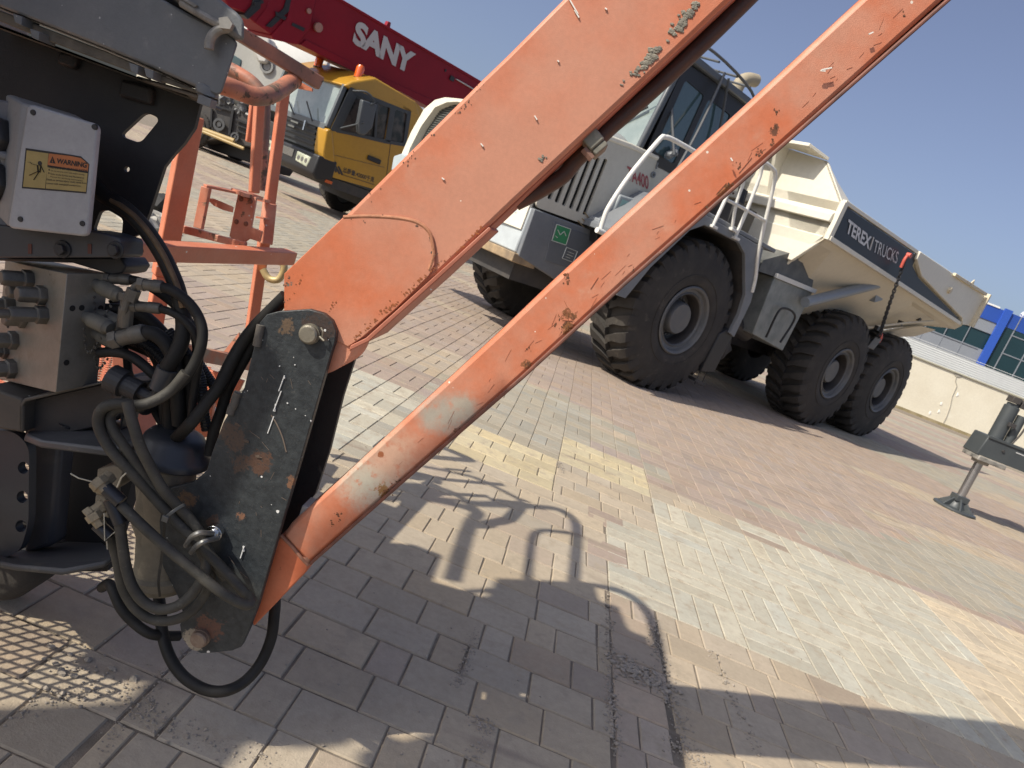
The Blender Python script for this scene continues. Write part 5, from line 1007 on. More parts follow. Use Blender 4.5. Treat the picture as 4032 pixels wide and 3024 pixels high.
def face_px(zf, X, Y, o, n):
    x, y = zf(X, Y); r = ray(x, y); t = (o-CAM).dot(n)/r.dot(n); return CAM+r*t
def plug(c, n, r, L_, m, par=mf, hexa=True, nm='hydraulic_plug'):
    b = B(); b.lathe(c, n, [(-.002, .001), (-.002, r*1.25), (L_*.28, r*1.25), (L_*.3, r), (L_*.9, r), (L_, r*.85), (L_, .001)], 6 if hexa else 20); return ob(nm, b, m, par, bev=.001)
for X, Y, r, L_ in ((215, 620, .015, .05), (170, 720, .013, .03), (320, 745, .015, .045), (70, 825, .014, .06), (330, 900, .014, .06), (160, 930, .015, .035), (95, 1100, .015, .045), (20, 1180, .014, .03), (80, 1325, .016, .05)):
    c_ = face_px(Z2, X+30, Y-15, FT, nL); plug(c_, nL, r, L_, M_steel)
    if L_ >= .06: b = B(); b.lathe(c_+nL*L_, nL, [(0, .001), (0, r*.6), (.016, r*.6), (.018, r*.4), (.034, r*.4), (.034, .001)], 12); ob('adjuster_screw', b, M_steel, mf)
b = B()
for X, Y in ((572, 832), (645, 828), (525, 1262), (795, 830)): b.lathe(face_px(Z2, X, Y, FT, nR), nR, [(-.004, .001), (-.004, .0055), (.0012, .0055), (.0012, .001)], 12)
for X, Y in ((200, 610), (65, 970)): b.lathe(face_px(Z2, X, Y, FT, nL), nL, [(-.004, .001), (-.004, .005), (.0012, .005), (.0012, .001)], 12)
ob('threaded_hole', b, mat('hole_black', (.01, .01, .01), .8), mf)
for X, Y in ((760, 645), (680, 900), (790, 880), (760, 1030)):
    c_ = face_px(Z2, X, Y, FT, nR); n_ = (nR*.9+Vector((.35, 0, -.12))).normalized(); b = B(); b.lathe(c_, n_, [(-.005, .001), (-.005, .011), (.012, .011), (.014, .0145), (.05, .0145), (.052, .012), (.058, .010), (.058, .001)], 22); tp_ = ob('test_point_cap', b, mat('cap_dusty', (.11, .105, .09), .65, c2=(.16, .15, .12), nsc=40), mf, smooth=True)
    b = B(); e = c_+n_*.05; s0 = c_+ZV*-.012
    for k in range(15):
        t = k/14; p = s0.lerp(e, t)+ZV*(-.055*math.sin(math.pi*t)); b.lathe(p, Vector((1, 0, 0)) if k % 2 else Vector((.2, 1, .3)), [(-.0008, .0012), (-.0008, .003), (.0008, .003), (.0008, .0012)], 8, closed=True)
    ob('retaining_chain', b, M_steel, tp_)
# fittings and black hoses fanning out of the block
fit(Z2, (880, 600), (1040, 605), .03, .0095); hose(Z2, [(1030, 605, .03), (1130, 630, .03), (1250, 700, .035), (1370, 790, .04), (1470, 900, .045), (1530, 1010, .05), (1560, 1140, .05), (1550, 1300, .055), (1500, 1500, .06), (1480, 1750, .07)], .0088)
fit(Z2, (1150, 645), (1290, 662), -.01, .0105); b = B(); b.tube(bez([fy(*Z2(x, y), -.01) for x, y in ((980, 850), (1020, 740), (1050, 690), (1085, 650), (1150, 645))], 5), .0065, 10); b.lathe(fy(*Z2(1045, 730), -.01), fy(*Z2(1060, 690), -.01)-fy(*Z2(1045, 730), -.01), [(-.01, .001), (-.01, .012), (.012, .012), (.012, .001)], 6); ob('tube_elbow', b, M_steel, LF, smooth=False)
hose(Z2, [(1280, 662, -.01), (1380, 700, -.01), (1480, 775, -.01), (1555, 870, -.012), (1600, 990, -.015), (1595, 1120, -.018), (1550, 1250, -.02), (1470, 1380, -.025), (1370, 1480, -.03), (1240, 1555, -.04), (1100, 1600, -.05), (980, 1610, -.055), (880, 1605, -.06)], .0095)
fit(Z2, (1090, 815), (1275, 835), -.0, .0095); hose(Z2, [(1265, 835, .0), (1360, 865, .0), (1450, 920, .0), (1530, 1010, .0), (1570, 1120, .005), (1575, 1260, .01), (1540, 1450, .015), (1510, 1750, .02)], .0075)
b = B(); b.lathe(fy(*Z2(1000, 900), .0), fy(*Z2(1010, 760), 0)-fy(*Z2(1000, 900), .0), [(-.02, .001), (-.02, .012), (.03, .012), (.03, .015), (.045, .015), (.045, .001)], 6); b.lathe(fy(*Z2(960, 1000), .01), fy(*Z2(975, 900), 0)-fy(*Z2(960, 1000), .01), [(-.01, .001), (-.01, .010), (.05, .010), (.05, .001)], 6); ob('tee_fitting', b, M_steel, LF, bev=.001)
hose(Z2, [(700, -200, .07), (790, -90, .06), (870, -30, .05), (960, 20, .045), (1070, 115, .04), (1180, 245, .035), (1280, 400, .03), (1350, 540, .025), (1405, 680, .02), (1440, 830, .015), (1455, 980, .01), (1430, 1110, .005), (1370, 1230, .0), (1310, 1330, .0)], .0145)
b = B(); b.tube(bez([fy(*Z2(x, y), d-.0128) for x, y, d in ((880, -22, .05), (965, 25, .045), (1078, 115, .04), (1188, 245, .035), (1288, 400, .03), (1356, 540, .025), (1411, 680, .02), (1446, 830, .015))], 6), .0052, 8); ob('worn_stripe', b, mat('brown_stripe', (.17, .105, .05), .7, c2=(.07, .045, .025), nsc=40), LF, smooth=True)
sleeve(Z2, (1325, 1310), (1265, 1470), -.0, .019, mat('grey_ferrule', (.06, .062, .065), .4), 'ferrule'); b = B(); b.tube(bez([fy(*Z2(x, y), -.0) for x, y in ((1265, 1460), (1235, 1520), (1180, 1530), (1100, 1490), (1030, 1480))], 5), .011, 12); b.lathe(fy(*Z2(1110, 1495), 0), Vector((-1, 0, .1)), [(0, .001), (0, .02), (.03, .02), (.032, .026), (.06, .026), (.06, .001)], 20); ob('hose_elbow', b, M_blk, LF)
fit(Z2, (950, 1070), (1150, 1020), -.005, .0145); hose(Z2, [(1140, 1020, -.005), (1230, 1040, .0), (1310, 1110, .005), (1360, 1200, .01), (1390, 1330, .015), (1400, 1500, .02), (1420, 1750, .03)], .0135)
hose(Z2, [(830, 840, .06), (1000, 845, .06), (1120, 880, .06), (1230, 965, .06), (1330, 1080, .06), (1410, 1210, .065), (1450, 1400, .07), (1470, 1700, .07)], .0115)
hose(Z2, [(780, 1185, .02), (900, 1180, .02), (1020, 1205, .02), (1120, 1270, .02), (1220, 1360, .02), (1290, 1440, .03)], .0095)
hose(Z2, [(900, 760, .08), (960, 900, .08), (1060, 1010, .08), (1150, 1100, .08), (1240, 1240, .08), (1330, 1450, .08), (1400, 1700, .09)], .010)
hose(Z2, [(930, 1100, .08), (1000, 1200, .08), (1020, 1350, .085), (1080, 1450, .09), (1200, 1560, .09), (1300, 1640, .09), (1380, 1750, .09)], .008)
for k in range(9):
    o_ = k*9; dd = .085+.004*k
    hose(Z2, [(860+6*k, 820+30*k, dd), (980+rn.uniform(-15, 15), 850+32*k, dd), (1120+o_, 930+34*k, dd-.01), (1250+o_*1.2, 1090+26*k, dd-.02), (1330+o_*1.5, 1300+16*k, dd-.02), (1350+o_*2.2, 1500, dd-.01), (1330+o_*2.6, 1820, dd)], rn.uniform(.0055, .0085))
M_cor = mat('corrugated', (.016, .017, .019), .45)
for pts in ([(1010, 1075, .05), (1120, 1105, .05), (1220, 1170, .05), (1310, 1270, .05), (1380, 1400, .055)], [(1330, 1010, .03), (1430, 1130, .03), (1510, 1240, .035), (1580, 1370, .04), (1600, 1500, .04), (1612, 1640, .05), (1640, 1800, .05)], [(1500, 1180, .06), (1580, 1280, .065), (1660, 1400, .07), (1740, 1500, .08)]): hose(Z2, pts, .0095, M_cor, 'corrugated_conduit', n=14, ridge=1)
for pts, r in (([(1330, 1250, .05), (1350, 1450, .05), (1340, 1620, .06), (1350, 1800, .06)], .013), ([(1290, 1500, .07), (1300, 1650, .07), (1330, 1800, .08)], .010), ([(1480, 1200, .03), (1500, 1400, .035), (1495, 1600, .04), (1490, 1800, .05)], .009), ([(1430, 1300, .05), (1460, 1500, .05), (1450, 1800, .06)], .009), ([(1180, 1500, .09), (1220, 1620, .09), (1300, 1760, .09), (1400, 1850, .09)], .009), ([(1250, 1150, .1), (1230, 1300, .1), (1200, 1400, .1), (1190, 1560, .1)], .005)): hose(Z2, pts, r)
hose(lambda x, y: (x, y), [(1125, 1165, .03), (1044, 1245, .035), (1000, 1291, .04), (952, 1354, .04), (908, 1430, .03), (864, 1519, .02), (816, 1582, .01), (769, 1645, .0), (738, 1680, .0), (690, 1730, .03)], .0118)
hose(lambda x, y: (x, y), [(1110, 1190, .06), (1036, 1275, .06), (975, 1390, .055), (925, 1480, .05), (895, 1540, .05), (872, 1614, .045), (842, 1700, .04), (825, 1790, .04)], .0105)
# ---- black bent frame with a slot and a window, behind the boxes
Z1 = lambda X, Y: (X*.4973, Y*.4973)
def z1(X, Y, d): return fy(*Z1(X, Y), d)
outer = [z1(X, Y, .12) for X, Y in ((-120, 150), (1590, 800), (1540, 1010), (1460, 1130), (1370, 1230), (1300, 1320), (1180, 1690), (1110, 1850), (1020, 1890), (930, 1880), (740, 1980), (-120, 2050))]
slot = rpoly([z1(X, Y, .12) for X, Y in ((945, 1075), (1150, 885), (1270, 940), (1110, 1135))], .012)
rnd = [z1(1003+23*math.cos(a), 1340+23*math.sin(a), .12) for a in [2*math.pi*i/16 for i in range(16)]]
win = rpoly([fy(*Z2(X, Y), .12) for X, Y in ((735, 215), (790, 60), (860, 55), (975, 125), (965, 240), (940, 275))], .008)
holed('side_frame', outer, [slot, rnd, win], YV, .010, M_blk, LF, bev=.002)
b = B(); b.prism([z1(X, Y, .105) for X, Y in ((950, 620), (1200, 690), (1190, 830), (930, 760))], YV*.02); b.prism([z1(X, Y, .105) for X, Y in ((460, 400), (610, 430), (580, 545), (440, 500))], YV*.02); ob('embossed_pad', b, M_blk, LF, bev=.006)
b = B(); b.prism([z1(-120, 150, .06), z1(450, 380, .06), z1(1000, 590, .06), z1(1590, 790, .06), z1(1590, 815, .06), z1(-120, 185, .06)], YV*.08); ob('frame_flange', b, mat('flange_dusty', (.075, .068, .058), .6, dust=(.14, .12, .10), dth=.5), LF, bev=.002)
BV = Vector((-.62, .78, 0)).normalized()
# ---- grey moulded control box, seen from below its lid
gb = B(); GD = -.05
def gz(X, Y, d=0.): return z1(X, Y, GD+d)
M_gb = mat('box_moulded', (.125, .135, .145), .5, c2=(.16, .165, .17), nsc=7, dust=(.27, .265, .25), dth=.55, spk=(.42, .42, .4), spsc=90, spth=.12, bump=.0004, bsc=300)
body = [(-140, -10), (20, 60), (420, 215), (850, 385), (1200, 530), (1580, 700), (1720, 760), (1760, 740), (1890, 340), (1810, 260), (1500, 110), (1250, -30), (1100, -260), (-140, -260)]
gb.prism([gz(*p) for p in body], BV*.30); cb_ = ob('control_box', gb, M_gb, LF, bev=.006)
b = B(); b.prism([gz(X, Y, -.02) for X, Y in ((1330, -60), (1500, 60), (1720, 195), (1850, 285), (1940, 335), (1940, 160), (1880, 95), (1760, 0), (1600, -120))], BV*.34); ob('lid', b, M_gb, cb_, bev=.006)
b = B(); b.prism([gz(X, Y, -.025) for X, Y in ((1380, -40), (1540, 55), (1560, 40), (1400, -60))], YV*.02); b.tube(bez([gz(X, Y, -.015) for X, Y in ((1440, 20), (1600, 115), (1740, 190), (1830, 200), (1830, 220), (1750, 230), (1690, 270), (1660, 330), (1655, 390))], 4), .0075, 10)
b.prism([gz(X, Y, -.03) for X, Y in ((1730, 140), (1800, 130), (1840, 190), (1820, 230), (1740, 220))], YV*.03); ob('lid_latch', b, mat('latch_grey', (.16, .155, .145), .6, c2=(.28, .27, .25), nsc=30), cb_, smooth=False, bev=.002)
b = B(); b.prism([gz(-140, 20, .02), gz(20, 90, .02), gz(850, 410, .02), gz(1580, 720, .02), gz(1560, 740, .02), gz(1100, 590, .02), gz(400, 330, .02), gz(-140, 110, .02)], BV*.10); ob('box_base', b, mat('base_fuzz', (.085, .078, .066), .8, c2=(.16, .145, .12), nsc=24, bump=.001, bsc=200), cb_, bev=.002)
b = B()
for X, Y in ((100, 130), (235, 250), (1020, 520), (1140, 560)): b.prism([gz(X, Y-25, -.004), gz(X+75, Y, -.004), gz(X+68, Y+70, -.004), gz(X+15, Y+45, -.004)], YV*.04)
for X, Y in ((1620, 800), (1660, 815)): b.box(gz(X, Y, .0), (.014, .02, .014))
b.blob(gz(1640, 720, .01), .016, 2, .5, (1.4, .8, .8)); ob('drain_tab', b, M_gb, cb_, bev=.001)
b = B(); b.prism([gz(X, Y, .03) for X, Y in ((1200, 640), (1560, 745), (1735, 790), (1730, 815), (1600, 815), (1550, 775), (1180, 660))], BV*.2); ob('base_edge', b, mat('edge_dusty', (.15, .125, .10), .7, c2=(.09, .08, .07), nsc=20), cb_, bev=.002)
# ---- white die-cast electrical box with its warning label
WD = -.06
def wz(X, Y, d=0.): return z1(X, Y, WD+d)
M_wb = mat('cast_white', (.36, .365, .38), .5, c2=(.31, .315, .33), nsc=12, dust=(.22, .215, .20), dth=.60, rust=(.16, .155, .15), rsc=60, rth=.74, bump=.0002, bsc=500)
wf = rpoly([wz(X, Y) for X, Y in ((215, 815), (775, 985), (690, 1875), (55, 1805))], .012, 5)
b = B(); b.prism(wf, YV*.012); wb = ob('electrical_box', b, M_wb, LF, bev=.004, bseg=3)
b = B(); b.prism([wz(X, Y, .012) for X, Y in ((165, 815), (220, 825), (760, 995), (680, 1860), (60, 1795), (55, 1770), (95, 1500))], Vector((-.78, .62, 0))*.10); ob('box_housing', b, mat('housing_white', (.24, .245, .25), .55, dust=(.15, .14, .125), dth=.5), wb, bev=.004)
b = B()
for p in ((262, 890), (748, 1005)): b.lathe(wz(*p, -.0005), YV, [(-.0015, .001), (-.0015, .0042), (.002, .0052), (.002, .001)], 16)
for p in ((162, 1745-10), (652, 1770)): b.lathe(wz(*p, -.0005), YV, [(-.0015, .001), (-.0015, .0042), (.002, .0052), (.002, .001)], 16)
ob('cover_screw', b, M_blk, wb, smooth=True)
lab = [(203, 1172), (500, 1215), (640, 1238), (706, 1300), (682, 1532), (172, 1490)]
def lq(X, Y, d=0): return wz(X, Y, -.0006-d)
M_lbk = mat('label_black', (.022, .02, .02), .6)
b = B(); b.prism([lq(*p) for p in lab], YV*.001); lb_ = ob('warning_label', b, M_lbk, wb)
M_ly = mat('label_yellow', (.36, .27, .10), .5, c2=(.30, .23, .085), nsc=40, dust=(.22, .18, .08), dth=.60)
b = B(); b.prism([lq(X, Y, .0004) for X, Y in ((212, 1190), (384, 1215), (356, 1492), (182, 1478))], YV*.0008); b.prism([lq(X, Y, .0004) for X, Y in ((372, 1320), (694, 1372), (680, 1520), (362, 1492))], YV*.0008); ob('label_panel', b, M_ly, lb_)
b = B(); b.prism([lq(X, Y, .0004) for X, Y in ((388, 1215), (560, 1236), (640, 1252), (700, 1302), (694, 1358), (376, 1306))], YV*.0008); ob('label_header', b, mat('label_orange', (.42, .14, .045), .5), lb_)
def lt_(s, bl, br, tl, bold=0.): text('label_text', s, lq(*bl, .0008), lq(*br, .0008), lq(*tl, .0008), M_lbk, lb_, bold=bold, off=.0002)
lt_('WARNING', (446, 1293), (684, 1330), (452, 1252), .03)
lt_('HAZARDOUS VOLTAGE INSIDE', (380, 1330), (688, 1366), (382, 1310), .015)
for i, s in enumerate(('Do not remove cover with engine running.', 'Refer to the Service and Maintenance', 'Manual for servicing instructions.')): lt_(s, (402-i*2, 1359+i*24), (670-i*6, 1392+i*24), (403-i*2, 1344+i*24))
lt_('Death or serious injury could result from', (368, 1431), (684, 1462), (369, 1413), .012); lt_('contact with energized conductors.', (366, 1460), (640, 1483), (367, 1443), .012)
b = B()
for p in ((388, 1345), (386, 1370)): b.lathe(lq(*p, .0008), YV, [(0, .0006), (0, .0012), (.0004, .0012), (.0004, .0006)], 8)
tri = [(415, 1238), (438, 1296), (392, 1288)]; b.prism([lq(*p, .0009) for p in tri], YV*.0004)
# pictogram: a figure struck by a jagged line
b.lathe(lq(315, 1292, .0009), YV, [(0, .0004), (0, .0036), (.0004, .0036), (.0004, .0004)], 14)
for q in (((268, 1303), (330, 1312), 11), ((322, 1308), (350, 1365), 12), ((300, 1310), (305, 1365), 22), ((325, 1312), (318, 1365), 16), ((312, 1352), (232, 1388), 13), ((312, 1356), (268, 1424), 13), ((218, 1283), (240, 1286), 6), ((240, 1286), (250, 1298), 6), ((250, 1298), (272, 1302), 6)):
    b.beam(lq(*q[0], .0009), lq(*q[1], .0009), .0003, q[2]*.00021, YV)
ob('label_symbol', b, M_lbk, lb_)
b = B(); b.lathe(lq(415, 1281, .0014), YV, [(0, .0002), (0, .0009), (.0003, .0009), (.0003, .0002)], 8); b.beam(lq(416, 1256, .0014), lq(415, 1273, .0014), .0003, .0013, YV); ob('exclamation_mark', b, mat('label_orange2', (.42, .14, .045), .5), lb_)
# grey panel with plugs at the frame edge
b = B(); b.prism([z1(X, Y, .0) for X, Y in ((-160, 760), (170, 820), (100, 1500), (60, 1800), (-160, 1790))], YV*.06); pn = ob('grey_panel', b, mat('panel_grey', (.155, .16, .175), .5, dust=(.10, .10, .10), dth=.58), LF, bev=.004)
b = B(); b.lathe(z1(-10, 1075, .0), YV, [(-.03, .001), (-.03, .030), (-.02, .036), (.0, .036), (.0, .001)], 6); b.lathe(z1(-15, 1435, .0), YV, [(-.03, .001), (-.03, .030), (-.02, .036), (.0, .036), (.0, .001)], 6); ob('hex_knob', b, M_blk, pn, bev=.003)
b = B(); b.lathe(z1(78, 1240, -.0), Vector((-.3, -1, 0)), [(0, .01), (0, .017), (.006, .017), (.006, .001)], 24); b.lathe(z1(78, 1240, -.0), Vector((-.5, -1, 0)), [(0, .001), (0, .008), (.03, .008), (.03, .001)], 20); ob('push_button', b, mat('button_white', (.34, .34, .35), .4), pn, smooth=True)
# ---- dark cross rail under the boxes
b = B(); b.prism([fy(*p, -.02) for p in ((-60, 880), (130, 900), (340, 905), (410, 918), (468, 938), (476, 950), (475, 1008), (462, 1014), (-60, 1016))], YV*.07); cr = ob('cross_rail', b, mat('rail_charcoal', (.038, .041, .048), .5, c2=(.05, .052, .058), nsc=8, dust=(.11, .10, .09), dth=.62), LF, bev=.008, bseg=3)
for X, Y in ((500, 365), (920, 372)):
    b = B(); c_ = fy(*Z2(X, Y), -.02); b.lathe(c_, YV, [(-.004, .001), (-.004, .015), (.0, .016), (.0, .001)], 24); b.lathe(c_, YV, [(-.013, .001), (-.013, .010), (-.004, .010), (-.004, .001)], 6); ob('rail_bolt', b, M_blk, cr, bev=.0008)
b = B()
for X in (235, 708): b.prism([fy(*Z2(X-14, 322), -.0215), fy(*Z2(X+14, 322), -.0215), fy(*Z2(X+14, 400), -.0215), fy(*Z2(X-14, 400), -.0215)], YV*.003)
ob('rail_slot', b, mat('slot_shade', (.10, .035, .025), .7), cr)
b = B(); b.prism([fy(*Z2(X, Y), .03) for X, Y in ((-60, 430), (955, 432), (1000, 500), (965, 555), (880, 570), (760, 530), (560, 470), (-60, 455))], YV*.08); ob('under_lip', b, M_blk, LF, bev=.008)

# ---- the work platform (basket) behind, orange square tube
M_bk = mat('basket_orange', (.60, .17, .08), .5, c2=(.62, .24, .14), nsc=6, rust=(.16, .06, .03), rsc=34, rth=.70, rsoft=.03, spk=(.72, .64, .55), spsc=40, spth=.15, bump=.0005, bsc=300)
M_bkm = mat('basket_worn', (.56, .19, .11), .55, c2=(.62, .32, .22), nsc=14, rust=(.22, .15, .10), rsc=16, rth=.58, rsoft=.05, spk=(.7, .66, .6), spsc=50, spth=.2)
PY = 2.25
def py(x, y, Y=PY): return atY(x, y, Y)
Z3A = lambda X, Y: (550+X*.3164, 300+Y*.3164)
Z4A = lambda X, Y: (500+X*.3164, 750+Y*.3164)
dA = Vector((math.cos(rad(42)), math.sin(rad(42)), 0))       # direction of the platform's side
def post(p, q, w=.05, m=M_bk, nm='post', par=None, h=None, bev=.004):
    b = B(); b.beam(p, q, w, h or w, dA); return ob(nm, b, m, par or LF, bev=bev)
# corner post with its bevelled gusset
P1a, P1b = py(758, 455), py(640, 1085); P1 = post(P1a, P1b, .058, M_bk, 'platform_post'); P1c = py(585, 1390); post(P1b, P1c, .05, M_bk, 'platform_post')
post(py(980, 560, PY+.35), py(1000, 380, PY+.35), .022, M_bk, 'platform_post')
# twin posts with the riveted latch plate
post(py(1022, 398, PY+.12), py(1000, 760, PY+.12), .030, M_bk, 'gate_post'); post(py(1120, 350, PY+.30), py(1062, 800, PY+.30), .034, M_bk, 'gate_post'); post(py(1062, 790, PY+.30), py(985, 1330, PY+.42), .038, M_bk, 'gate_post'); 
post(py(1062, 800, PY+.3), py(1046, 960, PY+.3), .040, M_bkm, 'hinge_barrel')
b = B(); b.prism([py(*Z4A(X, Y), PY+.10) for X, Y in ((1378, 38), (1610, 85), (1545, 455), (1680, 510), (1650, 640), (1520, 600), (1468, 640), (1455, 720), (1420, 715), (1270, 570))], YV*.012); lp_ = ob('latch_plate', b, M_bkm, LF, bev=.002)
b = B(); 
for X, Y in ((1418, 105), (1535, 135), (1362, 388), (1480, 415)): b.lathe(py(*Z4A(X, Y), PY+.10), YV, [(-.006, .001), (-.005, .006), (.0, .0085), (.0, .001)], 12)
ob('rivet', b, mat('rivet', (.22, .10, .06), .6), lp_, smooth=True)
b = B(); b.beam(py(*Z4A(1370, 20), PY+.06), py(*Z4A(1620, 75), PY+.16), .05, .012); b.beam(py(*Z4A(1640, 110), PY+.25), py(*Z4A(1750, 135), PY+.25), .05, .01); b.beam(py(*Z4A(1640, 335), PY+.25), py(*Z4A(1740, 350), PY+.25), .052, .006); ob('plate_lip', b, M_bkm, lp_)
b = B(); b.beam(py(*Z4A(970, -60), PY+.0), py(*Z4A(1375, 25), PY+.08), .03, .008); b.beam(py(*Z4A(990, -40), PY), py(*Z4A(890, 470), PY), .028, .018, YV); ob('mid_bracket', b, M_bkm, LF, bev=.002)
b = B(); cen = [Z4A(1000, 115), Z4A(1160, 165), Z4A(1330, 240)]; b.add([py(*Z4A(X, Y), PY+.04) for X, Y in ((1005, 95), (1080, 100), (1180, 140), (1330, 205), (1320, 275), (1200, 245), (1080, 190), (1020, 135))]+[py(*Z4A(X, Y), PY+.055) for X, Y in ((1005, 95), (1080, 100), (1180, 140), (1330, 205), (1320, 275), (1200, 245), (1080, 190), (1020, 135))], [list(range(8)), list(range(15, 7, -1))]+[[i, (i+1) % 8, (i+1) % 8+8, i+8] for i in range(8)]); ob('latch_paddle', b, M_bkm, LF, bev=.002)
b = B(); b.prism([py(*Z4A(X, Y), PY+.05) for X, Y in ((610, 415), (880, 480), (1150, 560), (1470, 640), (1465, 725), (1130, 645), (600, 510))], YV*.02); ob('toe_rail', b, M_bkm, LF, bev=.003)
# long cross bar, with a worn-orange strip laid on as its lit top edge
qa, qb = atZ(475, 975, .78), atZ(1140, 1012, .80)
b = B(); b.beam(atY(300, 972, 1.55), atY(1142, 1012, PY+.30), .05, .048); ob('cross_bar', b, M_bk, LF, bev=.004)
b = B(); b.beam(atY(1142, 996, PY+.30), atY(640, 968, 1.86), .055, .006); ob('bar_lit_edge', b, M_bkm, LF)
b = B(); b.lathe(atY(*Z4A(105, 750), 1.60), YV, [(-.002, .001), (-.002, .008), (.02, .008), (.02, .001)], 14); ob('bar_hole', b, mat('hole_dark', (.012, .01, .01), .8), LF)
b = B(); b.tube(bez([py(*Z4A(X, Y), PY+.33) for X, Y in ((1690, 980), (1740, 1070), (1800, 1110), (1880, 1110), (1935, 1040), (1955, 950), (1930, 895))], 5), .013, 10); ob('lanyard_ring', b, mat('brass_ring', (.50, .40, .20), .5, .3), LF, smooth=True)
# deck edge, floor of expanded mesh and its support
dk = [atZ(880-250, 1400, .34), atZ(1010, 1450, .34)]
b = B(); b.beam(py(770, 1390, PY-.05), py(1015, 1440, PY+.35), .03, .045); b.beam(py(560, 1345, PY-.35), py(770, 1390, PY-.05), .03, .045); ob('deck_edge', b, mat('worn_deck_edge', (.30, .27, .20), .7, c2=(.48, .16, .08), nsc=14), LF, bev=.002)
b = B(); b.prism([py(*p, PY+.05) for p in ((720, 1425), (960, 1500), (900, 1620), (690, 1560))], YV*.015); b.beam(py(500, 1320, PY-.4), py(560, 1800, PY-.55), .09, .06, dA); b.beam(py(470, 1250, PY-.3), py(520, 1500, PY-.35), .10, .05, dA); b.prism([py(*p, PY-.2) for p in ((560, 1700), (840, 1590), (820, 1720), (560, 1790))], YV*.02); ob('deck_side', b, M_bk, LF, bev=.003)
b = B(); b.prism([py(*p, PY+.30) for p in ((940, 1310), (945, 1395), (868, 1400))], YV*.01); ob('gusset', b, M_bkm, LF)
b = B(); b.prism([py(*p, PY-.15) for p in ((812, 1620), (842, 1600), (850, 1660), (820, 1700), (812, 1690))], YV*.01); ob('white_label', b, mat('label_white', (.62, .62, .60), .5), LF)
# bent top rail, hand loops and flat top bar
def rail_(pts, r, m, nm, n=6): b = B(); b.tube(bez(pts, n), r, 16); return ob(nm, b, m, LF, smooth=True)
M_rail = mat('rail_worn', (.19, .115, .085), .5, c2=(.50, .19, .11), nsc=9, namt=.3, rust=(.12, .08, .055), rsc=14, rth=.56, rsoft=.05, dust=(.62, .55, .40), dth=.62)
rail_([py(*Z3A(X, Y), Y_) for X, Y, Y_ in ((700, 20, 2.0), (1060, 120, 2.05), (1250, 190, 2.1), (1400, 245, 2.13), (1520, 255, 2.16), (1640, 225, 2.2), (1760, 160, 2.27), (1850, 95, 2.33), (1920, 50, 2.4))], .0265, M_rail, 'bent_rail')
rail_([py(*Z3A(X, Y), 2.75) for X, Y in ((900, -170), (1050, -120), (1230, -30), (1370, 60), (1470, 160), (1530, 260), (1540, 420), (1530, 700), (1510, 1000), (1490, 1420))], .026, M_rail, 'bent_rail')
b = B(); b.beam(py(880, 95, 2.25), py(1262, 330, 2.42), .05, .042); ob('top_bar', b, mat('top_bar_worn', (.20, .125, .10), .55, c2=(.40, .19, .13), nsc=10, rust=(.13, .09, .07), rsc=14, rth=.55), LF, bev=.004)
b = B(); b.prism([py(*Z3A(X, Y), 2.44) for X, Y in ((1945, 110), (2030, 85), (2145, 150), (2140, 185), (1950, 145))], YV*.012); ob('bar_tip', b, M_bk, LF)
# expanded metal floor of the platform
def mesh_floor(nm, A0, U, V, nu, nv, cu_, cv, w, m):
    """diamond mesh: A0 corner, U and V unit vectors, cell sizes"""
    b = B()
    for i in range(nu+nv):
        for sgn in (1, -1):
            pts = []
            for k in range(nv+1):
                a = (i-nv/2-0 + sgn*(k/2 - (0 if sgn > 0 else -0)))*cu_ if sgn > 0 else (i-nv/2+ (nv-k)/2)*cu_
                a = (i-nv + k)*cu_ if sgn > 0 else (i-k)*cu_
                if 0 <= a <= nu*cu_: pts.append(A0+U*a+V*(k*cv))
            if len(pts) > 1: b.beam(pts[0], pts[-1], w, .003)
    return ob(nm, b, m, LF)
FZ = .33
FU = Vector((math.cos(rad(30)), math.sin(rad(30)), 0)); FV = Vector((-FU.y, FU.x, 0))
F0 = Vector((-1.95, .42, FZ))
mesh_floor('floor_mesh', F0, FU, FV, 24, 42, .054, .028, .0062, M_bk)
mesh_floor('floor_mesh', Vector((-1.25, 1.75, FZ)), FU, FV, 12, 24, .045, .0225, .007, M_bk)
# ---- unseen: guard rails traced from their shadows, then blockers added to cast shade
def cast(x, y, z): g = atZ(x, y); return g - SDIR*(z/-SDIR.z)*1.0
def oof(p):
    q = CM.transposed() @ (p-CAM); return q.z < .05 or abs(q.x/q.z*FPX) > 2030 or abs(q.y/q.z*FPX) > 1530
def grail(px, z, r, nm='guard_rail'):
    pts = [cast(x, y, z if not isinstance(z, (list, tuple)) else z[min(i, len(z)-1)]) for i, (x, y) in enumerate(px)]
    bad = [i for i, p in enumerate(pts) if not oof(p)]
    if bad: print('IN FRAME', nm, z, bad)
    b = B(); b.tube(bez(pts, 6), r, 12); return ob(nm, b, M_rail, LF, smooth=True)
grail([(1783, 2283), (1810, 2190), (1851, 2065), (1880, 2020), (1837, 1998), (1760, 1978), (1675, 1964), (1505, 1960)], 1.95, .026)
grail([(1880, 2010), (1800, 1950), (1700, 1915), (1580, 1905)], 1.95, .018)
grail([(1668, 1836), (1780, 1858), (1878, 1883), (1960, 1922), (2035, 1960), (2050, 1973), (2030, 1980), (1930, 1978), (1851, 1975), (1634, 1951)], 2.0, .014)
grail([(1878, 1985), (2030, 1992), (2163, 1998), (2220, 2015), (2262, 2050), (2272, 2100), (2266, 2200), (2258, 2297)], 1.95, .022)
grail([(2075, 2290), (2085, 2200), (2095, 2125), (2110, 2098), (2150, 2088), (2244, 2098)], 1.95, .016)
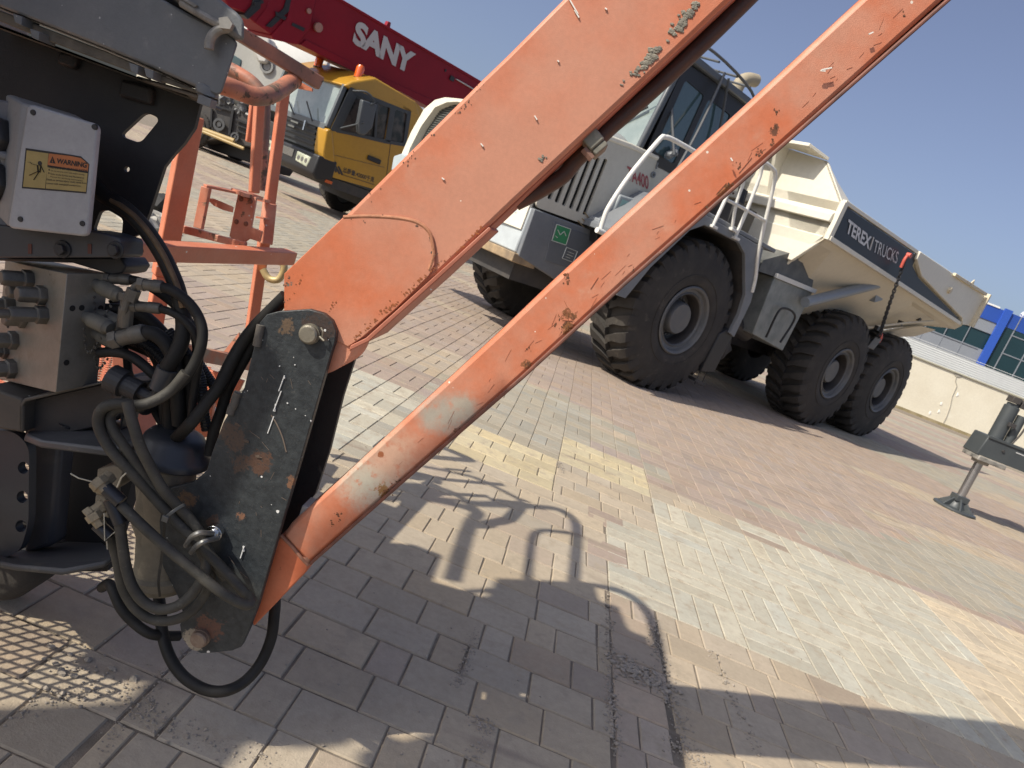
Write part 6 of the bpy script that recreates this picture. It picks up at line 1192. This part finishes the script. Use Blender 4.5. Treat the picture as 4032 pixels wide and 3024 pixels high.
grail([(2278, 2300), (2350, 2306), (2420, 2320), (2480, 2345), (2530, 2385), (2560, 2425)], 1.95, .020)
grail([(2530, 2385), (2565, 2440), (2590, 2540), (2605, 2650), (2620, 2750)], [1.95, 1.88, 1.75, 1.66, 1.6], .020)
grail([(1240, 2338), (1500, 2334), (1760, 2333), (1960, 2322)], 1.8, .013, 'lower_rail')
def gbox(px, z, th, nm, m):
    pts = [cast(x, y, z) for x, y in px]
    bad = [i for i, p in enumerate(pts) if not oof(p)]
    if bad: print('IN FRAME', nm, z, bad)
    b = B(); b.prism(pts, ZV*th); return ob(nm, b, m, LF, bev=.004)
gbox([(1500, 2400), (1586, 2385), (1763, 2378), (1920, 2345), (1953, 2276), (2075, 2280), (2258, 2292), (2278, 2364), (2353, 2385), (2387, 2473), (2420, 2500), (2500, 2560), (2512, 2650), (2567, 2707), (2311, 2701), (2102, 2691), (1668, 2590), (1500, 2500)], 1.95, .10, 'shadow_slab', M_gb)  # unseen slab, outline cast back from the dark mass on the ground
gbox([(1395, 2316), (1470, 2298), (1585, 2290), (1575, 2340), (1540, 2400), (1440, 2400), (1400, 2340)], 1.75, .05, 'small_shadow_slab', M_gb)  # small unseen slab, shaped from a patch of ground shadow
gbox([(2265, 2480), (2400, 2478), (2480, 2507), (2508, 2581), (2515, 2680), (2407, 2690), (2270, 2620)], 1.9, .08, 'edge_shadow_slab', M_gb)  # another unseen slab, shaped from the right edge of the ground shadow
b = B(); b.prism([Vector((-1.58, .70, .98)), Vector((-1.46, .70, .98)), Vector((-1.46, 1.85, .98)), Vector((-1.58, 1.85, .98))], (0, 0, .36)); ob('shade_blocker', b, M_gb, LF, bev=.02)  # blocker added out of view to keep manifold and hoses in shade
b = B(); b.prism([Vector((-1.58, .92, 1.345)), Vector((-1.46, .92, 1.345)), Vector((-1.46, 1.45, 1.345)), Vector((-1.58, 1.45, 1.345))], (0, 0, .24)); ob('streak_blocker', b, M_gb, LF, bev=.01)  # blocker added to stop a sun streak on the side frame
b = B(); b.prism([Vector((-1.58, .60, 1.36)), Vector((-1.46, .60, 1.36)), Vector((-1.46, .92, 1.36)), Vector((-1.58, .92, 1.36))], (0, 0, .85)); ob('upper_shade_blocker', b, M_gb, LF, bev=.02)  # taller blocker added to shade the white and grey boxes
gbox([(-300, 2800), (300, 2770), (480, 2760), (600, 2640), (800, 2560), (1250, 2500), (1600, 2600), (1280, 2880), (1180, 2950), (1000, 2925), (760, 2950), (660, 3060), (-300, 3300)], 2.3, .1, 'ground_shade_slab', M_gb)  # unseen slab added to darken the ground around the mesh pattern
gbox([(1700, 2880), (2600, 2960), (2600, 3300), (1400, 3300), (1400, 2960)], 2.3, .1, 'ground_shade_slab', M_gb)  # unseen slab added to close lit gaps in the near ground shadow
b = B(); b.beam((-1.46, .62, .6), (-1.46, .54, 1.95), .03, .03); ob('shade_bar', b, M_bk, LF)  # bar added out of view to throw a shade streak on the knuckle
b = B(); b.beam((-1.46, .70, 1.2), (-1.46, .2, 2.0), .035, .035); ob('shade_bar', b, M_bk, LF)  # second added bar, for shade streaks across knuckle and hoses
